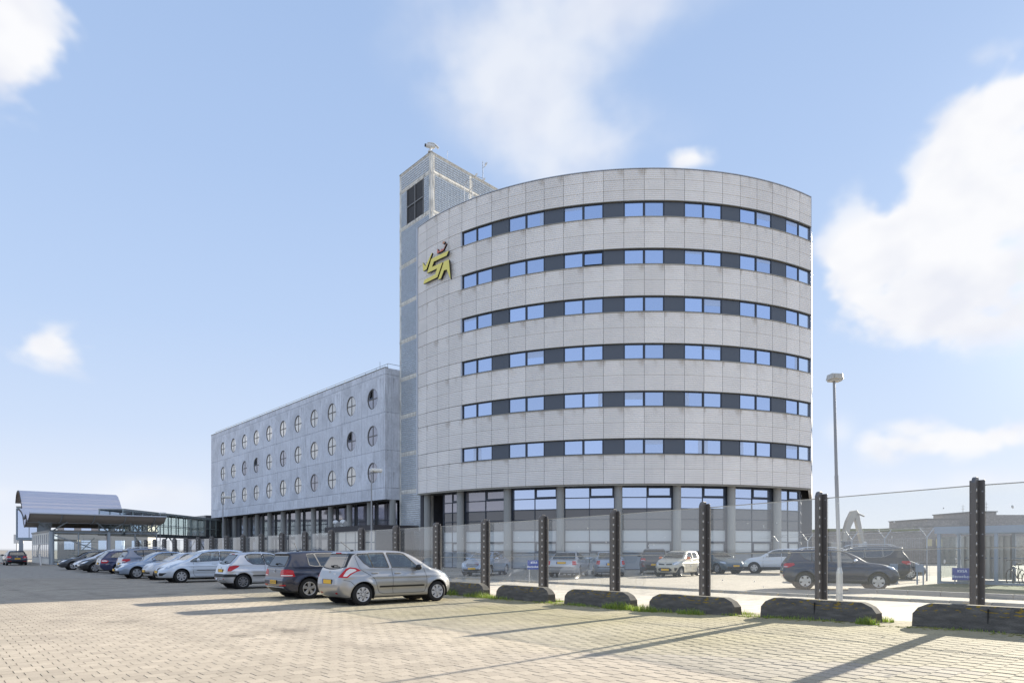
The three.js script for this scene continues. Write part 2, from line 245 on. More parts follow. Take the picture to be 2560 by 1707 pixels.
// ------------------------------------------------------------------ the round office building
const RAD = Math.PI / 180;
{
  const CXr = 10.8, CZr = 76.2, R = 24.1, DT = 3.655, TH0 = -38.4;
  const B = thing('round_office_building', 'big round grey office building clad in ribbed metal with six bands of windows', 'building', CXr, CZr);
  const clad = new THREE.MeshStandardMaterial({ color: C(0.92, 0.90, 0.885), metalness: 0.05, roughness: 0.42, map: tex(512, (u, v) => { const s = Math.max(0, tfbm(u, v * 0.2, 24, 3, 31) - 0.05), w = ss(0.24, 0.325, v) * ss(0.34, 0.3, v) * 0 + ss(0.2, 0.318, v) * (v < 0.33 ? 1 : 0) * ss(0.02, 0.34, tfbm(u, v * 0.3, 9, 4, 33)), d = 0.99 + 0.05 * tfbm(u, v, 5, 4, 30) - 0.08 * s - 0.30 * w; return [d + 0.05 * w, d * 0.99 + 0.015 * w, d * 0.975 - 0.03 * w]; }) });
  clad.map.repeat.set(1 / 8, 1 / 8);
  const top = (k) => 27.95 - 3.597 * k, bot = (k) => 26.77 - 3.597 * k, PAR = 30.38, SOF = 6.52;
  // a ribbed panel: rows of shallow ribs, a groove at each joint
  function ribbed(h, rows, dth, gap = 0.022) {
    const prof = [[-0.06, 0]], rh = h / rows;
    for (let r = 0; r < rows; r++) {
      const y0 = r * rh + 0.012, n = Math.max(1, Math.round((rh - 0.024) / 0.142)), p = (rh - 0.024) / n;
      prof.push([-0.05, y0 - 0.004]);
      for (let k = 0; k < n; k++) { const y = y0 + k * p; prof.push([-0.012, y + 0.001], [0.012, y + p * 0.2], [0.012, y + p * 0.72], [-0.012, y + p * 0.92], [-0.012, y + p - 0.001]); }
      prof.push([-0.05, y0 + n * p + 0.004]);
    }
    prof.push([-0.06, h]);
    const a = (dth * RAD) / 2 - gap / 2 / R, p = [], uv = [], ix = [], S = 3, L = prof.length;
    for (let s = 0; s <= S; s++) for (const [d, y] of prof) { const t = lerp(-a, a, s / S); p.push((R + d) * Math.sin(t), y, (R + d) * Math.cos(t)); uv.push(t * R, y); }
    for (let s = 0; s < S; s++) for (let i = 0; i < L - 1; i++) { const q = s * L + i, w = q + L; ix.push(q, w, w + 1, q, w + 1, q + 1); }
    const g = new THREE.BufferGeometry(); g.setAttribute('position', new THREE.Float32BufferAttribute(p, 3)); g.setAttribute('uv', new THREE.Float32BufferAttribute(uv, 2)); g.setIndex(ix);
    return toCreasedNormals(g, 0.35);
  }
  function arc(r0, r1, y0, y1, t0, t1, seg = 48) {                   // a ring sector with square section
    const s = new THREE.Shape(), n = seg;
    for (let i = 0; i <= n; i++) { const t = lerp(t0, t1, i / n) * RAD; i ? s.lineTo(r1 * Math.sin(t), -r1 * Math.cos(t)) : s.moveTo(r1 * Math.sin(t), -r1 * Math.cos(t)); }
    for (let i = n; i >= 0; i--) { const t = lerp(t0, t1, i / n) * RAD; s.lineTo(r0 * Math.sin(t), -r0 * Math.cos(t)); }
    return new THREE.ExtrudeGeometry(s, { depth: y1 - y0, bevelEnabled: false }).rotateX(-Math.PI / 2).scale(1, 1, -1).translate(0, y0, 0).scale(1, 1, -1);
  }
  const tints = [0.94, 0.97, 1, 1.03].map((k) => { const m = clad.clone(); m.color.multiplyScalar(k); m.map = clad.map.clone(); m.map.offset.set(k * 7.3, 0); m.map.needsUpdate = true; return m; });
  const spans = [[top(0), PAR, 3], ...[0, 1, 2, 3, 4].map((k) => [top(k + 1), bot(k), 2]), [SOF, bot(5), 2]];
  const geos = new Map(), panelAt = (y0, y1, rows, th, dth) => {
    const key = [(y1 - y0).toFixed(3), rows, dth].join(); if (!geos.has(key)) geos.set(key, ribbed(y1 - y0 - 0.02, rows, dth));
    const o = mesh('cladding_panel', geos.get(key), tints[Math.floor(hash2(th * 10 + 700, y0 * 10) * 4) % 4], B); o.rotation.y = th * RAD; o.position.y = y0 + 0.01;
  };
  for (const [y0, y1, rows] of spans) for (let j = -4; j < 20; j++) panelAt(y0, y1, rows, TH0 + (j + 0.5) * DT, DT);
  for (let k = 0; k < 6; k++) for (let j = -4; j < 0; j++) panelAt(bot(k), top(k), 1, TH0 + (j + 0.5) * DT, DT);
  // core walls, roof, soffit
  const tL = TH0 - 4 * DT, tR = TH0 + 20 * DT;
  mesh('wall', arc(R - 0.5, R - 0.22, SOF, PAR - 0.1, tL, tR, 60), M.core, B);
  const roofShape = (r, y0, y1) => arc(2, r, y0, y1, tL, tR, 60);
  mesh('roof', roofShape(R - 0.3, PAR - 0.9, PAR - 0.6), M.soffit, B);
  mesh('soffit', arc(16, R - 0.06, SOF - 0.04, SOF + 0.3, tL, tR, 60), M.soffit, B);
  mesh('parapet_cap', arc(R - 0.5, R + 0.05, PAR, PAR + 0.05, tL, tR, 72), M.trim, B);
  // the end wall that faces the sun, turned back from the right-hand corner
  const eR = [R * Math.sin(tR * RAD), R * Math.cos(tR * RAD)], back = 23.85 * RAD, ed = [Math.sin(back), -Math.cos(back)];
  const endAt = (s, y) => [eR[0] + ed[0] * s, y, eR[1] + ed[1] * s];
  const wallQ = (s0, s1, y0, y1, th = 0.25, push = 0) => { const g = new THREE.BoxGeometry(s1 - s0, y1 - y0, th); g.rotateY(Math.atan2(-ed[1], ed[0])); const m = endAt((s0 + s1) / 2, (y0 + y1) / 2), nx = Math.cos(back), nz = Math.sin(back); return g.translate(m[0] - nx * (th / 2 - push), m[1], m[2] - nz * (th / 2 - push)); };
  for (const [y0, y1] of spans) mesh('end_cladding', wallQ(0.02, 14, y0 + 0.01, y1 - 0.01), tints[2], B);
  for (let k = 0; k < 6; k++) {
    mesh('end_window', wallQ(0.12, 1.1, bot(k) + 0.06, top(k) - 0.06, 0.05, -0.08), M.glassBlue, B);
    mesh('end_frame', [wallQ(0, 0.1, bot(k), top(k), 0.12, -0.04), wallQ(1.1, 14, bot(k), top(k), 0.12, -0.05)], M.frame, B);
  }
  // closing walls behind, never seen from the yard
  const lE = [R * Math.sin(tL * RAD), R * Math.cos(tL * RAD)];
  const backWall = (a, b, y0, y1) => { const dx = b[0] - a[0], dz = b[1] - a[1], l = Math.hypot(dx, dz), g = new THREE.BoxGeometry(l, y1 - y0, 0.3); g.rotateY(Math.atan2(-dz, dx)); return g.translate((a[0] + b[0]) / 2, (y0 + y1) / 2, (a[1] + b[1]) / 2); };
  const bR = [eR[0] + ed[0] * 14, eR[1] + ed[1] * 14], bL = [lE[0] + 7, lE[1] - 22];
  mesh('rear_wall', [backWall([lE[0] + 0.3, lE[1] - 0.5], bL, 0, PAR - 0.3), backWall(bL, bR, 0, PAR - 0.3)], M.core, B);
  mesh('roof_deck', (() => { const s = new THREE.Shape([[lE[0] + 0.2, -lE[1] + 0.5], [eR[0] - 0.3, -eR[1] + 0.5], [bR[0] - 0.3, -bR[1]], [bL[0], -bL[1]]].map((p) => new THREE.Vector2(...p))); return new THREE.ExtrudeGeometry(s, { depth: 0.2, bevelEnabled: false }).rotateX(-Math.PI / 2).translate(0, PAR - 1.3, 0); })(), M.soffit, B);

  // window bands
  const half = DT * RAD / 2, Rw = (R - 0.1) * Math.cos(half), w = 2 * (R - 0.1) * Math.sin(half), h = top(0) - bot(0);
  const fr = 0.055, frameG = merge([box(w, fr, 0.1, 0, h - fr / 2, Rw - 0.05), box(w, fr, 0.1, 0, fr / 2, Rw - 0.05), box(fr, h - 2 * fr, 0.1, -w / 2 + fr / 2, h / 2, Rw - 0.05), box(fr, h - 2 * fr, 0.1, w / 2 - fr / 2, h / 2, Rw - 0.05),
    box(w - 2 * fr - 0.01, 0.026, 0.06, 0, h - fr - 0.022, Rw - 0.05), box(w - 2 * fr - 0.01, 0.026, 0.06, 0, fr + 0.022, Rw - 0.05), box(0.026, h - 2 * fr - 0.08, 0.06, -w / 2 + fr + 0.022, h / 2, Rw - 0.05), box(0.026, h - 2 * fr - 0.08, 0.06, w / 2 - fr - 0.022, h / 2, Rw - 0.05)]);
  const paneG = box(w - 0.17, h - 0.17, 0.012, 0, h / 2, Rw - 0.06), panelG = box(w - 0.03, h - 0.09, 0.05, 0, h / 2, Rw - 0.03);
  const glassPale = phys(0.74, 0.82, 0.95, { metalness: 0.9, roughness: 0.04 }), curtain_strip = phys(0.52, 0.6, 0.76, { metalness: 0.45, roughness: 0.12 });  // end pane coloured paler, painting in sky seen through the corner
  const glassTints = [0, 1, 2].map((k) => { const m = M.glassBlue.clone(); m.color.multiplyScalar([1, 0.92, 1.06][k]); return m; });
  for (let k = 0; k < 6; k++) {
    for (let j = 0; j < 20; j++) {
      const th = (TH0 + (j + 0.5) * DT) * RAD;
      if (j % 3 === 2) { const o = mesh('dark_panel', panelG, M.darkPanel, B); o.rotation.y = th; o.position.y = bot(k); continue; }
      const f = mesh('window', frameG, M.frame, B); f.rotation.y = th; f.position.y = bot(k);
      if (k === 1 && j === 7) {                                      // the one sash that stands open
        const o = mesh('open_pane', box(w - 0.23, h - 0.28, 0.02, 0, -(h - 0.28) / 2, 0), M.glassBlue, f); o.position.set(0, h - 0.2, Rw - 0.02); o.rotation.x = -0.22;
        mesh('dark_gap', box(w - 0.2, h - 0.2, 0.01, 0, h / 2, Rw - 0.12), M.black, f); continue;
      }
      const pn = mesh('pane', paneG, j === 19 ? glassPale : glassTints[Math.floor(hash2(j + 3, k + 11) * 3) % 3], f); { const c = h / 2, ax = 0.012 * (hash2(j + 31, k + 17) - 0.5), ay = 0.016 * (hash2(j + 51, k + 7) - 0.5); pn.rotation.set(ax, ay, 0); pn.position.set(-Math.sin(ay) * Rw, c - (c * Math.cos(ax) - Rw * Math.sin(ax)), Rw - (c * Math.sin(ax) + Rw * Math.cos(ax) * Math.cos(ay))); }
      const hb = hash2(j * 5 + 1, k * 9 + 4);                          // some panes: a paler strip on the front, standing in for curtains and blinds
      if (hb < 0.17) mesh('curtain_strip', box(0.3, h - 0.19, 0.008, (hb < 0.085 ? -1 : 1) * (w / 2 - 0.25), h / 2, Rw - 0.052), curtain_strip, f);
      else if (hb > 0.86) mesh('blind_strip', box(w - 0.19, 0.12 + 0.4 * (hb - 0.86) / 0.14, 0.008, 0, h - 0.095 - (0.06 + 0.2 * (hb - 0.86) / 0.14), Rw - 0.052), curtain_strip, f);
    }
    mesh('sill', arc(R - 0.16, R + 0.06, bot(k) - 0.05, bot(k) + 0.0, TH0 - 0.25, tR, 60), M.flashing, B);
    mesh('lintel', arc(R - 0.2, R + 0.035, top(k) + 0.005, top(k) + 0.045, TH0 - 0.25, tR, 60), M.flashing, B);
    mesh('jamb', arc(R - 0.25, R + 0.02, bot(k) + 0.003, top(k), TH0 - 0.3, TH0 - 0.02, 2), M.trim, B);
  }
  mesh('drip_edge', arc(R - 0.4, R + 0.06, SOF - 0.1, SOF - 0.045, tL, tR, 72), M.flashing, B);
  mesh('corner_trim', (() => { const g = box(0.2, PAR - SOF, 0.16, 0, (PAR + SOF) / 2, R - 0.02); return g.rotateY((tL - 0.1) * RAD); })(), M.trim, B);
  mesh('corner_trim', (() => { const g = box(0.12, PAR - SOF, 0.12, 0, (PAR + SOF) / 2, R - 0.06); return g.rotateY((tR + 0.02) * RAD); })(), M.trim, B);

  // ground storey: columns with glazing between them
  const Rc = 23.5, Rg = 23.15, cols = [-51.4, -40.2, ...[2, 5, 8, 11, 14, 17].map((i) => TH0 + DT * (i + 0.5) + 0.9)];
  for (const t of cols) mesh('column', cyl(0.31, 0.31, SOF - 0.04, Rc * Math.sin(t * RAD), 0, Rc * Math.cos(t * RAD), 28), M.column, B);
  const at = (t, r) => [r * Math.sin(t * RAD), r * Math.cos(t * RAD)];
  const fill = (a, b, u0, u1, y0, y1, th, push, mat, name, parent = B) => {    // a flat piece between fractions u0..u1 of the line a-b
    const dx = b[0] - a[0], dz = b[1] - a[1], l = Math.hypot(dx, dz), g = new THREE.BoxGeometry(l * (u1 - u0), y1 - y0, th), um = (u0 + u1) / 2; g.rotateY(Math.atan2(-dz, dx));
    const nx = -dz / l, nz = dx / l; return g.translate(a[0] + dx * um + nx * push, (y0 + y1) / 2, a[1] + dz * um + nz * push);
  };
  function bay(a, b, k) {
    const rows = [[0.02, 1.3, 'g'], [1.3, 2.16, 'l'], [2.16, 3.1, 'l'], [3.1, 3.9, 'd'], [3.9, 4.72, 'd'], [4.72, 5.58, 'b'], [5.58, 6.42, 'b']];
    const F = [fill(a, b, 0, 0.03, 0, SOF, 0.14, 0), fill(a, b, 0.97, 1, 0, SOF, 0.14, 0), fill(a, b, 0.494, 0.506, 0, SOF, 0.1, 0), fill(a, b, 0.03, 0.97, 6.42, SOF - 0.05, 0.12, 0)];
    for (const [y0] of rows) F.push(fill(a, b, 0.03, 0.97, y0 - 0.035, y0 + 0.035, 0.1, 0.002));
    for (const [u0, u1, y0, y1] of [[0.506, 0.97, 5.58, 6.42], [0.506, 0.97, 1.3, 2.16]]) F.push(fill(a, b, u0, u1, y0 + 0.035, y0 + 0.15, 0.13, 0.01), fill(a, b, u0, u1, y1 - 0.13, y1 - 0.035, 0.13, 0.01), fill(a, b, u0, u0 + 0.03, y0 + 0.15, y1 - 0.13, 0.13, 0.01), fill(a, b, u1 - 0.03, u1, y0 + 0.15, y1 - 0.13, 0.13, 0.01));
    const f = mesh('window', F.map((g) => g), M.frame, B);
    for (const [y0, y1, t] of rows) for (const [u0, u1] of [[0.03, 0.494], [0.506, 0.97]]) {
      const mat = t === 'g' ? M.paintGrey : t === 'd' ? M.glassDark : t === 'l' ? M.glassBlind : k < 2 ? M.glassLilac : M.glassBlue;
      mesh(t === 'b' || t === 'l' ? 'pane' : 'spandrel_panel', fill(a, b, u0, u1, y0 + 0.03, y1 - 0.03, 0.02, -0.02), mat, f);
    }
  }
  const cut = [-46.5, ...cols.slice(1), tR - 0.4];
  for (let i = 0; i < cut.length - 1; i++) bay(at(cut[i] + (i ? 0.5 : 0), Rg), at(cut[i + 1] - (i === cut.length - 2 ? 0 : 0.5), Rg), i);
  const eg = at(tR - 0.4, Rg);
  bay([eg[0], eg[1]], [eg[0] + ed[0] * 6, eg[1] + ed[1] * 6], 5);
  const lg = at(-46.5, Rg); mesh('side_glazing', fill([lg[0] + 1.2, lg[1] - 8], lg, 0, 1, 0.1, SOF, 0.1, 0), M.frame, B);
  mesh('ground_floor_core', arc(12, 21.5, 0, SOF, -45, tR - 3, 40), M.core, B);

  // rail along the roof edge
  const rail = [], rr = R - 0.7; let prev = null;
  for (let j = 0; j <= 36; j++) { const t = lerp(tL + 3, tR - 1, j / 36) * RAD, P = [rr * Math.sin(t), PAR + 0.28, rr * Math.cos(t)]; if (j % 3 === 0) rail.push(bar([P[0], PAR - 0.3, P[2]], P, 0.015, 5)); if (prev) rail.push(bar(prev, P, 0.012, 5)); prev = P; }
  mesh('roof_rail', rail, M.galv, B);
  const lad = [], lt = (t, r, y) => [r * Math.sin(t * RAD), y, r * Math.cos(t * RAD)];    // ladder hoops by the tower
  for (const [t, y1] of [[-40.5, 32.6], [-39.3, 31.9], [-38.2, 31.9]]) lad.push(bar(lt(t, R - 1.2, PAR - 0.5), lt(t, R - 1.2, y1), 0.03, 6));
  lad.push(tube([lt(-40.5, R - 1.2, 32.6), lt(-39.6, R - 1.2, 32.95), lt(-38.6, R - 1.2, 32.9), lt(-37.9, R - 1.2, 32.6)], 0.025, 12), bar(lt(-39.3, R - 1.2, 31.9), lt(-37.6, R - 1.2, 32.3), 0.025, 5));
  mesh('roof_ladder', lad, M.galv, B);
  const vent = mesh('roof_vent', [cyl(0.07, 0.07, 0.35, ...lt(-21, R - 1, PAR).slice(0, 3), 10), cyl(0.22, 0.1, 0.16, lt(-21, R - 1, 0)[0], PAR + 0.3, lt(-21, R - 1, 0)[2], 14)], M.flashing, B);

  // lettering on the blank part of the wall, each glyph a box letter with yellow face and black sides
  const S = thing('wall_logo', 'yellow slanted VSA letters with red crown mounted high on the round building', 'sign', CXr, CZr);
  const tc = -45.4, zx = (x) => (x - 700) / 12.19 / 16.6 * 0.985, zy = (x, yy) => -(yy - 850 + (x - 700) * 0.46) / 12.19 / 25.6;
  const face = std(0.95, 0.83, 0.20, 0.5), red = std(0.80, 0.22, 0.15, 0.45), orange = std(0.6, 0.3, 0.18, 0.5);
  const place = (o) => { o.rotation.y = tc * RAD; o.position.set(0, 25.9, 0); };
  const glyph = (name, pts, mat) => {
    const P = pts.map(([x, yy]) => [zx(x), zy(x, yy)]);
    const side = mesh(name, poly(P, 0.16).translate(0, 0, R + 0.09), M.black, S); place(side);
    mesh('letter_face', poly(P, 0.02).translate(0, 0, R + 0.252), mat, side);
  };
  glyph('letter_v', [[318, 768], [403, 862], [587, 500], [590, 520], [432, 948], [335, 1000]], face);
  glyph('letter_s', [[1058, 445], [1000, 575], [642, 740], [590, 885], [890, 752], [742, 1150], [342, 1352], [372, 1240], [684, 1076], [738, 918], [453, 1052], [573, 664]], face);
  glyph('letter_a', [[1058, 680], [1106, 1188], [1000, 940], [925, 970], [838, 1190], [765, 1212], [932, 728]], face);
  glyph('crown', [[733, 522], [752, 395], [784, 476], [832, 450], [857, 395], [874, 430], [925, 385], [990, 262], [905, 440]], red);
  glyph('crown_jewel', [[885, 235], [915, 195], [945, 200], [950, 235], [915, 270], [890, 265]], orange);
}

// ------------------------------------------------------------------ the glass-block stair tower
{
  const T = thing('glass_block_tower', 'tall narrow stair tower of glass blocks rising behind the round building', 'tower', -7.34, 62.36, E);
  // local: +x along the fence direction (away left), +z away from the yard
  const H = 37.57, W = 5.35, rx = 0.125, rz = 0.992, LR = 17;
  const stain = tex(512, (u, v) => { const s = Math.max(0, tfbm(u, v * 0.15, 30, 3, 41) + 0.1), d = 0.95 + 0.2 * tfbm(u, v, 8, 4, 40) - 0.45 * s; return [d, d * 0.985, d * 0.945]; });
  stain.repeat.set(1 / 6, 1 / 6);
  const conc = new THREE.MeshStandardMaterial({ map: stain, roughness: 0.85 });
  const joints = [0]; for (let y = H - 1.72; y > 0; y -= 3.6) joints.push(y); joints.sort((a, b) => a - b); joints.push(H);
  const left = (s, y, d) => [s, y, d];                                // s along the face, d into the building
  const right = (s, y, d) => [rx * s + rz * d, y, rz * s - rx * d];
  function slab(f, s0, s1, y0, y1, d0, d1) {                         // an axis box in a face's own coordinates
    const g = new THREE.BoxGeometry(s1 - s0, y1 - y0, d1 - d0).translate((s0 + s1) / 2, (y0 + y1) / 2, (d0 + d1) / 2), p = g.attributes.position;
    for (let i = 0; i < p.count; i++) p.setXYZ(i, ...f(p.getX(i), p.getY(i), p.getZ(i)));
    const q = g.toNonIndexed(); q.computeVertexNormals(); return worldUV(q);
  }
  const louver = [1.25, 3.95, H - 5.25, H - 1.9];
  const glassL = phys(0.55, 0.60, 0.65, { roughness: 0.12, metalness: 0.3, ior: 1.55 }), grout = std(0.72, 0.69, 0.62, 0.9);
  const blockGeo = (() => { const a = 0.082, b = 0.06, g = new THREE.BufferGeometry(), p = [], ix = []; for (const [r, z] of [[a, 0.03], [a, -0.012], [b, -0.03]]) for (const [sx, sy] of [[-1, -1], [1, -1], [1, 1], [-1, 1]]) p.push(r * sx, r * sy, z); for (let r = 0; r < 2; r++) for (let k = 0; k < 4; k++) { const c = r * 4 + k, d = r * 4 + (k + 1) % 4; ix.push(c, d, d + 4, c, d + 4, c + 4); } ix.push(8, 10, 9, 8, 11, 10); g.setAttribute('position', new THREE.Float32BufferAttribute(p, 3)); g.setIndex(ix); const q = g.toNonIndexed(); q.computeVertexNormals(); return q; })();
  for (const [f, len, ymin, nm] of [[left, W, 0, 'left'], [right, LR, 20, 'right']]) {
    const bands = [], mats = [];
    for (const y of joints) if (y > ymin) bands.push(slab(f, 0, len, y - (y === H ? 0.12 : 0.17), y + (y === H ? 0 : 0.17), -0.02, 0.25), slab(f, 0.3, len, y - 0.03, y + 0.03, -0.05, -0.021));
    const posts = nm === 'left' ? [[0, 0.3], [len - 0.26, len]] : [[0, 0.45], [4.9, 5.25], [10, 10.35], [14.8, 15.15]];
    for (let b = 0; b < joints.length - 1; b++) for (const [a, c] of posts) if (joints[b + 1] > ymin) bands.push(slab(f, a, c, joints[b] + 0.17, joints[b + 1] - (b === joints.length - 2 ? 0.12 : 0.17), -0.015, 0.25));
    mesh('concrete_frame', bands, conc, T);
    mesh('wall', slab(f, 0.05, len - 0.05, ymin, H - 0.05, 0.02, 0.3), grout, T);
    const spots = [];
    for (let b = 0; b < joints.length - 1; b++) {
      const y0 = joints[b] + 0.2, y1 = joints[b + 1] - 0.2; if (y1 < ymin) continue;
      const ny = Math.floor((y1 - y0) / 0.19);
      for (let pI = 0; pI < posts.length; pI++) {
        const s0 = posts[pI][1] + 0.04, s1 = (posts[pI + 1]?.[0] ?? len) - 0.04, ns = Math.floor((s1 - s0) / 0.19); if (ns < 1) continue;
        for (let i = 0; i < ns; i++) for (let j = 0; j < ny; j++) {
          const s = s0 + (i + 0.5) * (s1 - s0) / ns, y = y0 + (j + 0.5) * (y1 - y0) / ny;
          if (nm === 'left' && s > louver[0] - 0.1 && s < louver[1] + 0.1 && y > louver[2] - 0.1 && y < louver[3] + 0.1) continue;
          spots.push([s, y]);
        }
      }
    }
    const im = new THREE.InstancedMesh(blockGeo, glassL, spots.length), O = new V3(...f(0, 0, 0)), ax = new V3(...f(1, 0, 0)).sub(O), az = new V3(...f(0, 0, 1)).sub(O), m4 = new M4();
    spots.forEach(([s, y], k) => { m4.makeBasis(ax, new V3(0, 1, 0), az); m4.setPosition(...f(s, y, -0.005)); im.setMatrixAt(k, m4); const t = 0.92 + 0.16 * hash2(s * 40, y * 40); im.setColorAt(k, C(t, t, t)); });
    im.name = 'glass_blocks'; im.userData.kind = 'stuff'; im.castShadow = im.receiveShadow = true; T.add(im);
  }
  // four dark louvre panels in a pale frame
  const [a0, a1, y0, y1] = louver, am = (a0 + a1) / 2, ym = (y0 + y1) / 2;
  const lf = mesh('louvre_window', [slab(left, a0 - 0.06, a0, y0, y1, -0.06, 0.1), slab(left, a1, a1 + 0.06, y0, y1, -0.06, 0.1), slab(left, am - 0.05, am + 0.05, y0, y1, -0.06, 0.1), slab(left, a0, am - 0.05, ym - 0.05, ym + 0.05, -0.06, 0.1), slab(left, am + 0.05, a1, ym - 0.05, ym + 0.05, -0.06, 0.1)], M.frameLight, T);
  for (const [sa, sb] of [[a0, am - 0.05], [am + 0.05, a1]]) for (const [ya, yb] of [[y0, ym - 0.05], [ym + 0.05, y1]]) {
    const sl = []; for (let y = ya + 0.05; y < yb - 0.02; y += 0.1) { const g = new THREE.BoxGeometry(sb - sa, 0.085, 0.012); g.rotateX(0.6).translate((sa + sb) / 2, y, 0.03); sl.push(g); }
    mesh('louvre', sl, M.darkWall, lf);
  }
  mesh('louvre_back', slab(left, a0, a1, y0, y1, 0.008, 0.0185), M.black, T);
  mesh('roof', (() => { const s = new THREE.Shape([[0.1, 0.1], [W - 0.1, 0.1], [W + rx * LR - 0.1, rz * LR], [rx * LR + 0.1, rz * LR]].map((p) => new THREE.Vector2(p[0], -p[1]))); return new THREE.ExtrudeGeometry(s, { depth: 0.2, bevelEnabled: false }).rotateX(-Math.PI / 2).translate(0, H - 0.4, 0); })(), M.soffit, T);
  mesh('rear_wall', [slab((s, y, d) => [W + rx * s, y, rz * s], 0, LR, 0, H - 0.1, -0.1, 0.1), slab((s, y, d) => [rx * LR + s, y, rz * LR + d], 0, W, 0, H - 0.1, -0.1, 0.1), slab(right, 0.3, LR, 0, 20, 0.05, 0.3)], M.core, T);
  mesh('parapet_cap', [slab(left, -0.03, W, H, H + 0.06, -0.06, 0.2), slab(right, 0.21, LR, H + 0.001, H + 0.061, -0.06, 0.2)], M.flashing, T);

  const cam = thing('surveillance_camera', 'white domed camera with dark lens on the tower roof corner', 'camera', -7.42, 62.5, [-0.9, -0.3], H + 0.06);
  mesh('bracket', [box(0.5, 0.12, 0.35, 0, 0.06, 0), cyl(0.12, 0.1, 0.4, 0, 0.12, 0, 12)], M.paintWhite, cam);
  mesh('housing', new THREE.CapsuleGeometry(0.24, 0.7, 6, 14).rotateZ(Math.PI / 2).translate(0, 0.68, 0), M.paintWhite, cam);
  mesh('lens', cyl(0.17, 0.17, 0.1, 0, 0, 0, 18).rotateZ(Math.PI / 2).translate(0.64, 0.68, 0), M.black, cam);
  cam.scale.setScalar(0.8); mesh('sun_hood', tube([[0.3, 0.95, 0], [-0.4, 0.98, 0], [-0.95, 0.6, 0]], 0.1, 16, 8).scale(1, 1, 1.8), M.paintWhite, cam);
  const ant = thing('roof_antenna', 'thin antenna mast with three small white dishes standing on the tower roof', 'antenna', -2.9, 68.3, [1, 0], H - 0.2); ant.scale.setScalar(1.35);
  mesh('mast', [bar([0, 0, 0], [0, 2.0, 0], 0.03, 6), bar([0, 0.75, 0], [-0.4, 0.9, 0], 0.02, 5), bar([0, 1.5, 0], [0.25, 1.7, 0], 0.02, 5)], M.galv, ant);
  for (const [x, y] of [[0.3, 1.75], [-0.42, 0.95], [0.15, 0.6]]) mesh('dish', new THREE.SphereGeometry(0.17, 14, 8, 0, Math.PI * 2, 0, 1.1).rotateX(1.2).rotateY(-0.8).translate(x, y, 0), M.paintWhite, ant);
  const rod = thing('lightning_rod', 'short thin rod standing on the tower roof right of the camera', 'lightning rod', -6.0, 63.9, null, H); mesh('rod', [cyl(0.012, 0.02, 1.0, 0, 0, 0, 6), cyl(0.06, 0.06, 0.05, 0, 0, 0, 8)], M.galv, rod);
}

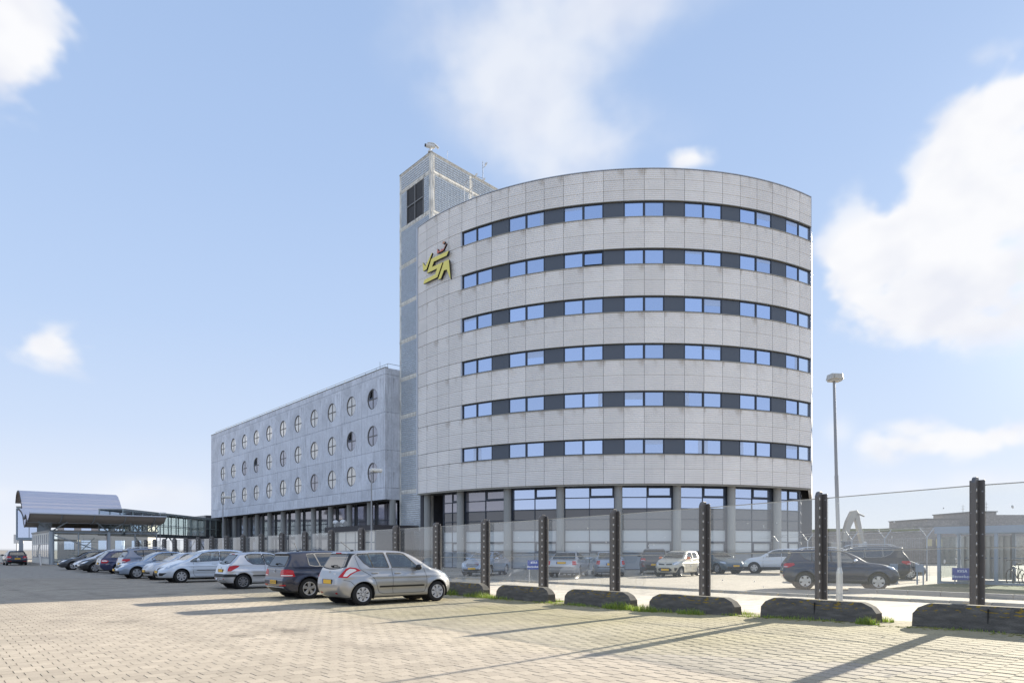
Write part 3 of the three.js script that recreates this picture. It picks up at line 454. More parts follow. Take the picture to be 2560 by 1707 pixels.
// ------------------------------------------------------------------ the concrete wing with portholes
{
  const Wg = thing('concrete_wing', 'long concrete building wing with three rows of round porthole windows', 'building', -12.05, 65.4, E);
  const L = 51.4, TOP = 18.87, BOT = 6.34, PITCH = 4.36, C0 = 2.45, D = 15, rows = [16.25, 12.65, 9.05], RW = 1.0;
  const ys = [BOT, 7.46, 11.06, 14.66, 18.27, TOP];
  const xs = [0, 0.3]; for (let k = 0; k < 11; k++) { const c = C0 + k * PITCH; xs.push(c); if (k < 10) xs.push(c + PITCH / 2); } xs.push(C0 + 10 * PITCH + 2.2, L);
  const holeAt = (x) => { for (let k = 0; k < 11; k++) if (Math.abs(x - (C0 + k * PITCH)) < 0.01) return true; return false; };
  const vary = [0.93, 0.97, 1, 1.04].map((k) => { const m = M.concrete.clone(); m.color = C(k, k, k); return m; });
  for (let i = 0; i < xs.length - 1; i++) for (let r = 0; r < ys.length - 1; r++) {
    const g = 0.014, x0 = xs[i] + g * (holeAt(xs[i]) ? 0.3 : 1), x1 = xs[i + 1] - g * (holeAt(xs[i + 1]) ? 0.3 : 1), y0 = ys[r] + g, y1 = ys[r + 1] - g, s = new THREE.Shape();
    const hl = holeAt(xs[i]) && r >= 1 && r <= 3, hr = holeAt(xs[i + 1]) && r >= 1 && r <= 3, yc = rows[3 - r];
    s.moveTo(x0, y0); s.lineTo(x1, y0);
    if (hr) { s.lineTo(x1, yc - RW); s.absarc(xs[i + 1], yc, RW, -Math.PI / 2 - 0.004, Math.PI / 2 + 0.004, true); }
    s.lineTo(x1, y1); s.lineTo(x0, y1);
    if (hl) { s.lineTo(x0, yc + RW); s.absarc(xs[i], yc, RW, Math.PI / 2 - 0.004, -Math.PI / 2 + 0.004, true); }
    s.closePath();
    mesh('concrete_panel', worldUV(new THREE.ExtrudeGeometry(s, { depth: 0.22, bevelEnabled: false, curveSegments: 28 })), vary[Math.floor(hash2(i + 5, r + 9) * 4)], Wg);
  }
  mesh('wall', box(L - 0.1, TOP - BOT - 0.2, 0.2, L / 2, (TOP + BOT) / 2, 0.36), M.core, Wg);
  // the short end wall towards the tower
  for (let r = 0; r < ys.length - 1; r++) for (const [z0, z1] of [[0.225, 0.7], [0.7, 2.4]]) mesh('concrete_panel', worldUV(box(0.22, ys[r + 1] - ys[r] - 0.028, z1 - z0 - 0.02, 0.11, (ys[r] + ys[r + 1]) / 2, (z0 + z1) / 2)), vary[(r + 1) % 4], Wg);
  mesh('end_wall', worldUV(box(0.3, TOP - 0.1, D - 2, L - 0.15, TOP / 2, D / 2 + 1.2)), M.concrete, Wg);
  mesh('rear_wall', box(L - 0.4, TOP, 0.3, L / 2, TOP / 2, D), M.core, Wg);
  mesh('roof', box(L - 0.5, 0.3, D - 0.4, L / 2, TOP - 0.5, D / 2 + 0.2), M.soffit, Wg);
  mesh('soffit', box(L - 0.04, 0.12, D - 0.4, L / 2, BOT + 0.08, D / 2 + 0.24), M.soffit, Wg);
  mesh('coping', [box(L + 0.04, 0.06, 0.36, L / 2, TOP + 0.03, 0.14)], M.flashing, Wg);
  // portholes: a ring, a cross of bars, four quarter panes
  const ring = (() => { const s = new THREE.Shape(); s.absarc(0, 0, RW - 0.005, 0, Math.PI * 2); const h = new THREE.Path(); h.absarc(0, 0, RW - 0.07, 0, Math.PI * 2, true); s.holes.push(h); return new THREE.ExtrudeGeometry(s, { depth: 0.1, bevelEnabled: false, curveSegments: 28 }).translate(0, 0, 0.03); })();
  const frameG = merge([ring, box(0.085, 2 * RW - 0.17, 0.06, 0, 0, 0.08), box(RW - 0.13, 0.085, 0.06, -RW / 2 + 0.022, 0, 0.08), box(RW - 0.13, 0.085, 0.06, RW / 2 - 0.022, 0, 0.08)]);
  const quarter = (() => { const s = new THREE.Shape(); s.moveTo(0.03, 0.03); s.lineTo(RW - 0.08, 0.03); s.absarc(0, 0, RW - 0.08, 0.03, Math.PI / 2 - 0.03, false); s.lineTo(0.03, RW - 0.08); s.closePath(); return new THREE.ExtrudeGeometry(s, { depth: 0.012, bevelEnabled: false, curveSegments: 10 }); })();
  const frm = std(0.16, 0.155, 0.15, 0.55);
  const open = { '0,0': 1, '1,1': 1, '7,1': 1 };
  const curtains = [M.glassWarm, M.glassLilac, M.glassWarm.clone()]; curtains[2].color.setRGB(0.72, 0.68, 0.62);
  for (let k = 0; k < 11; k++) for (let r = 0; r < 3; r++) {
    const f = mesh('porthole_window', frameG, frm, Wg); f.position.set(C0 + k * PITCH, rows[r], 0);
    const lilac = (r === 1 && k < 1) || (r === 0 && k === 0) || (r === 1 && [1, 5, 7, 8].includes(k)) || (r === 2 && [0, 3].includes(k));
    for (let q = 0; q < 4; q++) {
      const isOpen = open[k + ',' + r] && q === 0;                    // the upper pane on the far side tilts inwards
      const o = mesh('pane', quarter, isOpen ? M.glassBlue : lilac ? M.glassLilac : curtains[hash2(k * 7 + 1, r * 13 + 2) < 0.6 ? 0 : 2], f); o.position.set(0, 0, 0.085); o.rotation.z = q * Math.PI / 2;
      if (isOpen) { o.position.set(0, 0.0, 0.11); o.rotation.x = 0.5; }
    }
    if (open[k + ',' + r]) mesh('dark_gap', new THREE.CircleGeometry(RW - 0.06, 24).rotateY(Math.PI).translate(0, 0, 0.252), M.black, f);
  }
  // roof rail
  const rail = []; for (let x = 0.4; x <= L; x += 2.18) rail.push(bar([x, TOP, 0.5], [x, TOP + 0.5, 0.5], 0.02, 5)); rail.push(bar([0.3, TOP + 0.5, 0.5], [L - 0.3, TOP + 0.5, 0.5], 0.022, 6), bar([0.3, TOP + 0.5, 0.5], [0.3, TOP + 0.5, 2.2], 0.022, 6), bar([2.2, TOP, 0.7], [2.2, TOP + 1.1, 0.7], 0.02, 5));
  mesh('roof_rail', rail, M.flashing, Wg);
  // ground storey: columns, and glazing set back behind them
  for (let k = 0; k <= 11; k++) mesh('column', cyl(0.3, 0.3, BOT, C0 + (k - 0.5) * PITCH - 0.1 + (k ? 0 : 0.0), 0, 0.9, 20), M.column, Wg);
  const gz = 1.9;
  for (let k = -1; k < 11; k++) {
    const x0 = C0 + (k - 0.5) * PITCH + 0.6, x1 = x0 + PITCH - 0.55; if (k < 0) continue;
    const xm = (x0 + x1) / 2, rowsG = [[0.1, 1.5, 'd'], [1.5, 3.2, 'd'], [3.2, 4.5, 'g'], [4.5, 6.2, 'g']];
    const fr = [box(0.09, BOT, 0.12, x0, BOT / 2, gz), box(0.09, BOT, 0.12, x1, BOT / 2, gz), box(0.08, BOT, 0.1, xm, BOT / 2, gz)];
    for (const [y0] of rowsG) fr.push(box(x1 - x0 - 0.1, 0.08, 0.1, xm, y0, gz + 0.002));
    const f = mesh('window', fr, M.frame, Wg);
    for (const [y0, y1, t] of rowsG) for (const [a, b] of [[x0 + 0.045, xm - 0.04], [xm + 0.04, x1 - 0.045]]) mesh(t === 'g' ? 'pane' : 'spandrel_panel', box(b - a, y1 - y0 - 0.08, 0.02, (a + b) / 2, (y0 + y1) / 2, gz), t === 'g' ? M.glassLilac : M.glassDark, f);
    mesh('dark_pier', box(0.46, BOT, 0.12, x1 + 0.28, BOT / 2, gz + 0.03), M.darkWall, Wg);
  }
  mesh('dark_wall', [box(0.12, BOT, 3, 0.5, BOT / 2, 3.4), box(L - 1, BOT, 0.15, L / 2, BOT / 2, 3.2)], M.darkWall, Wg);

  // the low entrance block in front
  const En = thing('entrance_block', 'low flat roofed dark entrance block in front of the concrete wing', 'building', -13.2, 61.6, E);
  const EH = 3.72, EL = 9.6;
  mesh('roof_slab', worldUV(box(EL, 0.5, 4.6, EL / 2 - 2.2, EH - 0.25, 2)), std(0.06, 0.055, 0.058, 0.6), En);
  mesh('rear_wall', box(EL - 0.6, EH - 0.5, 0.2, EL / 2 - 2.2, (EH - 0.5) / 2, 3.9), M.darkWall, En);
  const ef = []; for (let k = 0; k <= 5; k++) ef.push(box(0.09, EH - 0.5, 0.09, -1.9 + k * 1.8, (EH - 0.5) / 2, 0)); ef.push(box(9, 0.08, 0.09, 2.6, 2.2, 0));
  mesh('frame', ef, M.frame, En);
  for (let k = 0; k < 5; k++) mesh('pane', box(1.71, EH - 0.6, 0.02, -1 + k * 1.8, (EH - 0.5) / 2, 0), M.glassWarm, En);
  for (const [s, lab] of [[4.9, 'white floodlight on the entrance block roof, the one nearer the lamp post'], [6.4, 'white floodlight on the entrance block roof, the one farther left']]) {
    const [fx, fz] = [-13.2 + E[0] * s + N[0] * 0.4, 61.6 + E[1] * s + N[1] * 0.4], fl = thing('floodlight', lab, 'floodlight', fx, fz, [0.7, -0.7], EH);
    mesh('stand', [cyl(0.05, 0.05, 0.25, 0, 0, 0, 8), box(0.3, 0.04, 0.3, 0, 0.02, 0)], M.galv, fl);
    mesh('head', [new THREE.SphereGeometry(0.28, 16, 10).scale(1.2, 0.85, 1).rotateZ(-0.35).translate(0, 0.45, 0), cyl(0.2, 0.26, 0.16, 0, 0, 0, 14).rotateZ(-1.9).translate(0.26, 0.35, 0)], M.paintWhite, fl);
  }
}
// ------------------------------------------------------------------ the glass fence
const postAt = (k) => [8.71 - 1.925 * k, 12.9 + 2.227 * k], postTop = (k) => 2.4 + 0.455 * Math.exp(-Math.max(k, -0.3) / 5.2);
{
  const d = [-1.925, 2.227], l = Math.hypot(...d), F = thing('glass_fence', 'tall fence of clear glass panes between dark perforated steel posts beside the car park', 'fence', 8.71, 12.9, d);
  const steel = new THREE.MeshStandardMaterial({ color: C(0.16, 0.15, 0.145), roughness: 0.42, metalness: 0.6, bumpMap: grain(256, 6, 0.5, 50), bumpScale: 0.004 });
  const veilGlass = phys(0.95, 0.975, 0.965, { transmission: 0.89, thickness: 0, roughness: 0, ior: 2.0 });  // lowered transmission paints a pale veil of reflected sky, plus dust
  const studMat = std(0.55, 0.54, 0.52, 0.35, 0.5), strip = std(0.5, 0.48, 0.43, 0.5, 0.4);
  const postGeo = (h) => {
    // fin towards the yard with a row of holes and a sloping head, two flanges behind it
    const s = new THREE.Shape([[0.02, -0.4], [-0.2, -0.4], [-0.2, h - 0.1], [-0.15, h - 0.02], [-0.1, h], [0.02, h]].map((p) => new THREE.Vector2(...p)));
    const fin = new THREE.ExtrudeGeometry(s, { depth: 0.05, bevelEnabled: true, bevelSize: 0.008, bevelThickness: 0.008, bevelSegments: 2, curveSegments: 7 }).rotateY(-Math.PI / 2).translate(0.025, 0, 0);
    return [fin, rbox(0.25, h + 0.36, 0.03, 0.008, 0, (h - 0.4) / 2 - 0.02, 0.045), rbox(0.22, h + 0.3, 0.02, 0.006, 0, (h - 0.4) / 2 - 0.06, 0.095)];
  };
  for (let k = -1; k <= 22; k++) {
    const h = postTop(k), p = mesh('post', postGeo(h), steel, F); p.position.set(k * l, 0, 0);
    const studs = []; for (let y = 0.42; y < h - 0.12; y += 0.2) for (const sg of [-1, 1]) studs.push(new THREE.SphereGeometry(0.034, 10, 5, 0, Math.PI * 2, 0, Math.PI / 2).scale(1, 0.28, 1).rotateZ(sg * -Math.PI / 2).translate(sg * 0.031, y, -0.11));
    mesh('studs', studs, studMat, p);
    const caps = []; for (let y = 0.6; y < h - 0.15; y += 0.4) caps.push(cyl(0.014, 0.014, 0.01, 0, 0, 0, 8).rotateX(Math.PI / 2).translate(0.09, y, 0.025), cyl(0.014, 0.014, 0.01, 0, 0, 0, 8).rotateX(Math.PI / 2).translate(-0.09, y, 0.025));
    mesh('bolts', caps, M.galv, p);
    if (k === 22) break;
    const h1 = postTop(k + 1), x0 = k * l + 0.06, x1 = (k + 1) * l - 0.06, t0 = h - 0.14, t1 = h1 - 0.14;
    for (const [a0, a1, b0, b1] of [[0.26 + rise(...postAt(k)) * 0.7, 0.26 + rise(...postAt(k + 1)) * 0.7, h - 1.312, h1 - 1.312], [h - 1.29, h1 - 1.29, t0, t1]]) {
      const s = new THREE.Shape([[x0, a0], [x1, a1], [x1, b1], [x0, b0]].map((q) => new THREE.Vector2(...q)));
      mesh('pane', new THREE.ShapeGeometry(s).translate(0, 0, 0.07), veilGlass, F);
      if (k < 6) { for (let i = 0; i < 3; i++) { const u = 0.1 + 0.8 * rnd(), v = 0.12 + 0.76 * rnd(), x = lerp(x0, x1, u), y = lerp(lerp(a0, a1, u), lerp(b0, b1, u), v); mesh('dirt_splash', new THREE.SphereGeometry(1, 8, 6).scale(0.008 + 0.012 * rnd(), 0.014 + 0.05 * rnd() * rnd(), 0.002).rotateZ(0.5 * (rnd() - 0.5)).translate(x, y, 0.067), M.paintWhite, F); } }
      mesh('pane_edge', beam([x0, b0 + 0.004, 0.07], [x1, b1 + 0.004, 0.07], 0.02, 0.008), strip, F);
    }
  }
}
// ------------------------------------------------------------------ concrete wheel-stop blocks along the fence
{
  const map = tex(512, (u, v) => {
    const d = 0.37 + 0.2 * tfbm(u, v, 6, 5, 60) + 0.2 * tfbm(u, v, 60, 2, 61), li = ss(0.11, 0.19, tfbm(u, v, 13, 3, 62)) * ss(0.50, 0.72, v), w = ss(0.15, 0.4, tfbm(u, v, 9, 3, 63)) * ss(0.32, 0.2, v) * 0.5;
    const c = [d, d * 0.965, d * 0.91]; return [lerp(lerp(c[0], 0.62, li * 0.8), 0.55, w), lerp(lerp(c[1], 0.50, li * 0.8), 0.55, w), lerp(lerp(c[2], 0.12, li * 0.8), 0.52, w)];
  });
  const mat = new THREE.MeshStandardMaterial({ map, bumpMap: concreteBump, bumpScale: 0.012, roughness: 0.95 });
  const L = 2.3, H = 0.40, prof = [[0, -0.05], [L, -0.05], [L, 0.22], [L - 0.08, 0.32], [L - 0.22, H - 0.015], [L - 0.27, H], [0.27, H], [0.22, H - 0.015], [0.08, 0.32], [0, 0.22]];
  function block() {
    const g = poly(prof, 0.34, 0.025), p = g.attributes.position;
    for (let i = 0; i < p.count; i++) { const y = p.getY(i), z = p.getZ(i); p.setZ(i, lerp(z, 0.17 + (z - 0.17) * 0.6, clamp(y / H))); }
    g.computeVertexNormals(); const q = toCreasedNormals(g, 0.6), P = q.attributes.position, uv = q.attributes.uv; for (let i = 0; i < P.count; i++) uv.setXY(i, P.getX(i) / 1.6 + P.getZ(i) * 0.3, clamp(P.getY(i) / H) * 0.99);
    return q;
  }
  const geo = block(), where = ['the one at the right edge of the picture', 'second from the right, most lichen spots', 'third from the right, grass at its foot', 'fourth from the right', 'fifth from the right, grass along its foot', 'touching the nose of the silver hatchback'];
  const spots = [[0, 0.54], [1, 0.55], [2, 0.56], [3, 0.56], [4, 0.58], [5, 0.60], [6, 0.6], [7, 0.6]];
  for (const [k, off] of spots) {
    const [fx, fz] = postAt(k + off - 0.33), X = fx - N[0] * 1.02, Z = fz - N[1] * 1.02;
    const far = k - 5, o = thing('parking_block', 'dark concrete parking block, ' + (where[k] ?? (far === 1 ? 'hidden before the nose of the dark blue hatchback' : 'before the nose of the silver three-door hatchback')), 'parking block', X, Z, [-E[0], -E[1]], rise(X, Z), 'concrete parking blocks along the glass fence');
    o.position.y = rise(X, Z);
    const halves = k < 2 ? 2 : 1;
    mesh('body', geo, mat, o).position.z = 0;
    o.children[0].rotation.y = 0;
    if (halves === 2) mesh('joint', box(0.012, H - 0.03, 0.33, L / 2, H / 2 - 0.01, 0.17), M.black, o);
  }
}
// grass and moss at the feet of the blocks
{
  const blade = (() => { const g = new THREE.BufferGeometry(); g.setAttribute('position', new THREE.Float32BufferAttribute([-0.006, 0, 0, 0.006, 0, 0, 0.004, 0.55, 0.12, -0.004, 0.55, 0.12, 0, 1, 0.42], 3)); g.setIndex([0, 1, 2, 0, 2, 3, 3, 2, 4]); const q = g.toNonIndexed(); q.computeVertexNormals(); return q; })();
  const mat = phys(0.26, 0.38, 0.06, { roughness: 0.8, transmission: 0.45, thickness: 0 });
  const tufts = [];
  const clump = (X, Z, n, r, h) => { for (let i = 0; i < n; i++) { const a = rnd() * 6.283, d = r * Math.sqrt(rnd()); tufts.push([X + Math.cos(a) * d * E[0] * 1.6 + Math.sin(a) * d * N[0] * 0.45, Z + Math.cos(a) * d * E[1] * 1.6 + Math.sin(a) * d * N[1] * 0.45, h * 1.5 * (0.35 + 0.85 * rnd()) * (1 - 0.5 * d / r)]); } };
  const near = (k, off, back = 1.12) => { const [x, z] = postAt(k + off); return [x - N[0] * back, z - N[1] * back]; };
  // [along the fence in posts, distance on this side, blades, radius, height]
  for (const [k, b, n, r, h] of [[4.48, 1.13, 500, 0.55, 0.16], [5.05, 1.06, 420, 0.28, 0.20], [4.2, 1.13, 260, 0.5, 0.11], [3.05, 1.15, 130, 0.22, 0.09], [3.4, 1.16, 180, 0.4, 0.07], [2.52, 1.22, 620, 0.34, 0.17], [2.2, 1.35, 420, 0.25, 0.15], [1.75, 1.33, 340, 0.22, 0.12], [2.0, 1.16, 200, 0.4, 0.1], [2.9, 1.18, 120, 0.3, 0.07], [1.46, 1.12, 60, 0.15, 0.07], [0.92, 1.12, 260, 0.5, 0.08], [1.2, 1.10, 200, 0.4, 0.07], [0.5, 0.95, 380, 0.24, 0.13], [0.44, 1.35, 260, 0.14, 0.14], [-0.1, 1.12, 160, 0.4, 0.05], [1.5, 0.85, 200, 0.22, 0.09], [5.6, 1.05, 150, 0.3, 0.08], [3.5, 0.85, 160, 0.2, 0.08]]) clump(...near(k, 0, b < 1 ? b : b + 0.31), n, r, h);
  const im = new THREE.InstancedMesh(blade, mat, tufts.length), m4 = new M4(), q = new THREE.Quaternion(), up = new V3(0, 1, 0);
  tufts.forEach(([X, Z, h], i) => { q.setFromAxisAngle(up, rnd() * 6.283); im.setMatrixAt(i, m4.compose(new V3(X, rise(X, Z) - 0.004, -Z), q, new V3(1, h, h * 0.9))); const t = 0.7 + 0.6 * rnd(); im.setColorAt(i, C(t * (0.9 + 0.4 * rnd()), t, t * 0.9)); });
  im.name = 'grass'; im.userData = { kind: 'stuff', label: 'tufts of bright green grass growing at the feet of the parking blocks', category: 'grass' }; im.castShadow = im.receiveShadow = true; scene.add(im);
  const moss = [], mg = new THREE.IcosahedronGeometry(1, 1);
  for (let i = 0; i < 2600; i++) { const k = -0.6 + rnd() * 6.6, b = 1.35 + 0.5 * rnd() ** 3, [X, Z] = near(k, 0, b), s = 0.008 + 0.022 * rnd() * rnd(); if (fbm(X * 1.6, Z * 1.6, 2.2, 3) > -0.08) moss.push([X, Z, s]); }
  const mm = new THREE.InstancedMesh(mg, std(0.16, 0.155, 0.035, 1), moss.length);
  moss.forEach(([X, Z, s], i) => { mm.setMatrixAt(i, m4.compose(new V3(X, rise(X, Z), -Z), q.identity(), new V3(s * 1.5, s * 0.5, s * 1.5))); const t = 0.6 + 0.8 * rnd(); mm.setColorAt(i, C(t, t, t)); });
  mm.name = 'moss'; mm.userData = { kind: 'stuff', label: 'yellow green moss cushions in the paving along the parking blocks', category: 'moss' }; mm.castShadow = mm.receiveShadow = true; scene.add(mm);
}
// ------------------------------------------------------------------ lamp posts
{
  const poleMat = std(0.30, 0.31, 0.33, 0.45, 0.4);
  function lamp(label, X, Z, h, dir, lean = 0, box4 = false) {
    const o = thing('lamp_post', label, 'lamp post', X, Z, dir, 0, 'lamp posts behind the glass fence');
    mesh('base', [cyl(0.074, 0.074, 1.0, 0, -0.05, 0, 20), cyl(0.074, 0.045, 0.14, 0, 0.95, 0, 20)], M.galv, o);
    mesh('pole', [bar([0, 1.05, 0], [lean * 0.55, 3.3, 0], 0.045, 16), bar([lean * 0.55, 3.3, 0], [lean, h, 0], 0.038, 16, 0.03)], poleMat, o);
    if (box4) { const s = poly([[-0.15, 0], [0.15, 0], [0.12, 0.11], [-0.12, 0.11]], 0.22, 0.015).translate(lean + 0.02, h, -0.11); mesh('lamp_head', [s, box(0.09, 0.09, 0.02, lean - 0.02, h + 0.05, 0.137)], std(0.5, 0.49, 0.46, 0.5), o); mesh('lens', box(0.27, 0.03, 0.2, lean + 0.02, h - 0.032, 0), std(0.55, 0.53, 0.48, 0.2), o); } else {
      mesh('lamp_head', [rbox(0.66, 0.15, 0.24, 0.04, lean + 0.28, h + 0.05, 0), rbox(0.16, 0.18, 0.16, 0.03, lean - 0.02, h + 0.02, 0)], M.paintWhite, o); mesh('lens', rbox(0.5, 0.05, 0.2, 0.02, lean + 0.33, h - 0.04, 0), std(0.6, 0.58, 0.5, 0.2), o);
    }
    return o;
  }
  lamp('tall galvanised lamp post with flat box head, nearest, right of the round building', 7.92, 16.64, 5.62, [1, 0.12], -0.14, true);
  lamp('slim grey lamp post standing before the right end of the concrete wing', -7.42, 36.3, 5.7, N);
  lamp('slim grey lamp post standing before the left end of the concrete wing', -22.65, 53.9, 5.65, N);
  lamp('small distant lamp post beside the wavy canopy', -40.2, 78.6, 5.7, N);
}
// ------------------------------------------------------------------ the pavilion with the wavy roof, far left
{
  const px = -48.05, pz = 71.8, P = thing('pavilion', 'glass gatehouse pavilion under a wavy corrugated metal roof', 'building', px, pz, N);
  // local: +x along N (away right), -z along E (away left)
  const lilac = new THREE.MeshStandardMaterial({ color: C(0.62, 0.60, 0.65), roughness: 0.42, metalness: 0.35 }), under = std(0.34, 0.29, 0.25, 0.8), white = std(0.86, 0.83, 0.76, 0.6);
  const ctrl = [[-2.5, 5.2], [-2.0, 4.75], [-1.2, 4.5], [0.0, 4.41], [0.8, 4.9], [1.4, 5.05], [2.4, 4.75], [3.4, 5.0], [5.2, 5.55], [7.7, 5.98], [8.7, 5.9], [9.6, 5.2], [10.4, 4.5], [11.4, 4.16], [12.3, 4.5], [13.6, 5.6], [15.2, 7.2], [17.2, 8.5], [19, 8.72], [20.3, 8.4], [21.3, 7.43]];
  const curve = new THREE.SplineCurve(ctrl.map((p) => new THREE.Vector2(...p)));
  const wave = (s0, s1, x0, x1, mat, off, name, rib) => {
    const n = 150, g = quadGrid(n, 6, (u, v) => { const t = lerp(s0, s1, u), p = curve.getPoint(t), d = curve.getTangent(t), nx = -d.y, ny = d.x, k = off + rib * 0.035 * Math.sign(Math.sin(u * n * 0.5 * Math.PI)); return [lerp(x0, x1, v), p.y + ny * k, -(p.x + nx * k)]; });
    return mesh(name, toCreasedNormals(g, 0.5), mat, P);
  };
  wave(0, 0.47, -2.1, 10.4, lilac, 0.12, 'canopy_roof', 0.5); wave(0, 0.47, -2.1, 10.4, under, 0, 'canopy_underside', 0);
  wave(0.47, 1, -1.2, 9.4, lilac, 0.12, 'barrel_roof', 1); wave(0.47, 1, -1.2, 9.4, under, 0, 'barrel_underside', 0);
  const lip = (s, x0, x1, r) => { const p = curve.getPoint(s); return bar([x0, p.y, -p.x], [x1, p.y, -p.x], r, 8); };
  mesh('gutter', [lip(0, -2.15, 10.45, 0.09), lip(0.14, -2.1, 10.4, 0.07)], M.trim, P);
  const ribs = []; for (let x = 0.6; x < 10; x += 2.9) { const pts = []; for (let t = 0; t <= 0.16; t += 0.02) { const p = curve.getPoint(t); pts.push([x, p.y - 0.06, -p.x]); } ribs.push(tube(pts, 0.06, 16, 6)); }
  mesh('rafter', ribs, M.galv, P);
  const edge = []; for (let t = 0; t < 1; t += 0.012) { const a = curve.getPoint(t), b = curve.getPoint(Math.min(1, t + 0.013)); edge.push(beam([-2.12 + (t > 0.47 ? 0.9 : 0), a.y + 0.06, -a.x], [-2.12 + (t > 0.47 ? 0.9 : 0), b.y + 0.06, -b.x], 0.05, 0.2)); }
  mesh('gable_edge', edge, M.darkWall, P);
  // walls
  const H = 3.47;
  mesh('side_wall', [box(0.18, H, 15, 0.1, H / 2, -9.0)], white, P);
  const pan = []; for (let k = 0; k < 9; k++) pan.push(box(0.05, H - 0.9, 0.08, -0.02, H / 2 + 0.2, -2 - k * 1.65)); pan.push(box(0.06, 0.08, 14, -0.02, 0.7, -9), box(0.06, 0.08, 14, -0.02, 2.2, -9)); mesh('wall_ribs', pan, M.trim, P);
  for (let k = 0; k < 8; k++) mesh('pane', box(0.03, 1.35, 1.5, -0.01, 1.45, -2.82 - k * 1.65), M.glassBlind, P);
  mesh('wall_cap', box(0.3, 0.14, 15.2, 0.08, H + 0.07, -9), M.flashing, P);
  const fr = [bar([0, 0, 0], [0, H, 0], 0.24, 16), bar([0, H - 0.1, 0], [10, H - 0.1, 0], 0.09), beam([5.2, 0, 0], [5.2, H, 0], 0.28, 0.5), bar([2.4, 0, 0], [2.4, H, 0], 0.07), bar([7.8, 0, 0], [7.8, H, 0], 0.06), bar([10, 0, 0], [10, H, 0], 0.07), bar([0.2, H - 0.4, 0], [5, 1.2, 0], 0.05), bar([0.2, 0.4, 0], [5, 1.1, 0], 0.05), bar([5.4, 1.1, 0], [10, 2.4, 0], 0.04), box(10, 0.2, 0.2, 5, 0.1, 0)];
  mesh('frame', fr, std(0.45, 0.5, 0.54, 0.45, 0.4), P);
  for (const [a, b] of [[0.26, 2.33], [2.47, 4.94], [5.46, 7.73], [7.87, 9.92]]) mesh('pane', box(b - a, H - 0.4, 0.02, (a + b) / 2, H / 2, -0.06), M.glassClear, P);
  mesh('floor', box(10, 0.04, 7.2, 5.1, 0.01, -3.7), std(0.35, 0.34, 0.32, 0.7), P);
  mesh('stair', Array.from({ length: 9 }, (_, i) => box(1.6, 0.06, 0.3, 2.4 + i * 0.24, 0.3 + i * 0.3, -4.2)).concat([beam([2.2, 0.1, -4.4], [4.6, 2.9, -4.4], 0.06, 0.3)]), M.galv, P);
  mesh('roof_slab', box(10.4, 0.16, 15.5, 5.1, H + 0.08, -8.2), std(0.5, 0.49, 0.46, 0.7), P);
  // struts from the walls up to the canopy
  const st = []; for (const x of [0, 5.2, 8.4]) st.push(bar([x, H, 0], [x - 1.3, 4.5, 1.0], 0.07), bar([x, H, 0], [x + 1.3, 4.5, 1.0], 0.07));
  for (let k = 0; k < 13; k++) { const z = -1.2 - k * 0.85, y = curve.getPoint(clamp(0.13 + k * 0.028)).y; st.push(bar([0, H + 0.1, z], [0.1, y, z + 0.9], 0.045, 6), bar([0, H + 0.1, z], [0.1, y, z - 0.9], 0.045, 6)); }
  for (let k = 0; k < 9; k++) { const x = 5.4 + k * 0.55; st.push(bar([x, H + 0.1, -0.4], [x + 0.55, 4.4, -0.3], 0.045, 6), bar([x + 0.55, H + 0.1, -0.4], [x, 4.4, -0.3], 0.045, 6)); }
  mesh('strut', st, std(0.36, 0.4, 0.43, 0.5, 0.3), P);

  // glass footbridge from the pavilion to the wing
  const B0 = [-44.3, 76], B1 = [-44.9, 103.4], bd = [B1[0] - B0[0], B1[1] - B0[1]], bl = Math.hypot(...bd), G = thing('glass_footbridge', 'enclosed glass footbridge raised between the pavilion and the concrete wing', 'footbridge', B0[0], B0[1], bd);
  const gx = []; for (let x = 0; x <= bl; x += 2.1) for (const z of [-1.3, 1.3]) gx.push(beam([x, 3.3, z], [x, 5.9, z], 0.1, 0.1));
  for (const z of [-1.3, 1.3]) gx.push(beam([0, 5.95, z], [bl, 5.95, z], 0.16, 0.16), beam([0, 4.55, z], [bl, 4.55, z], 0.07, 0.07));
  for (let x = 2.1; x < bl - 4; x += 8.4) gx.push(bar([x, 3.3, 1.3], [x + 4.2, 0.3, 1.3], 0.09), bar([x + 8.4, 3.3, 1.3], [x + 4.2, 0.3, 1.3], 0.09));
  mesh('frame', gx, std(0.35, 0.4, 0.4, 0.5, 0.3), G);
  mesh('deck', [box(bl, 0.34, 2.9, bl / 2, 3.3, 0)], std(0.07, 0.08, 0.085, 0.6), G);
  mesh('roof', box(bl, 0.08, 2.8, bl / 2, 6.06, 0), std(0.4, 0.42, 0.4, 0.5), G);
  for (let x = 0; x < bl - 2.2; x += 2.1) for (const z of [-1.3, 1.3]) mesh('pane', box(1.98, 2.3, 0.02, x + 1.05, 4.7, z), M.glassClear, G);
  const lk = thing('link_building', 'low beige panelled block joining the glass footbridge and the concrete wing', 'building', -46.5, 104.5, N);
  mesh('wall', worldUV(box(0.3, 6.8, 9, 0, 3.4, -4.5)), std(0.5, 0.47, 0.43, 0.8), lk); for (let k = 0; k < 5; k++) mesh('panel', box(0.05, 1.7, 1.66, -0.18, 5.9, -0.9 - k * 1.78), std(0.52, 0.5, 0.47, 0.6), lk);
  mesh('pane', [box(0.05, 3.6, 8.8, -0.19, 2.6, -4.5)], M.glassLilac, lk); mesh('side', [box(6, 6.8, 0.3, 3, 3.4, -9), box(6, 6.8, 0.3, 3, 3.4, 0)], M.core, lk);

  // glazed hall behind, on a raised floor
  const Hx = thing('raised_glass_hall', 'raised glass hall on slanted legs behind the barrel roof at far left', 'building', -60.6, 84.2, [1, 0.2]);
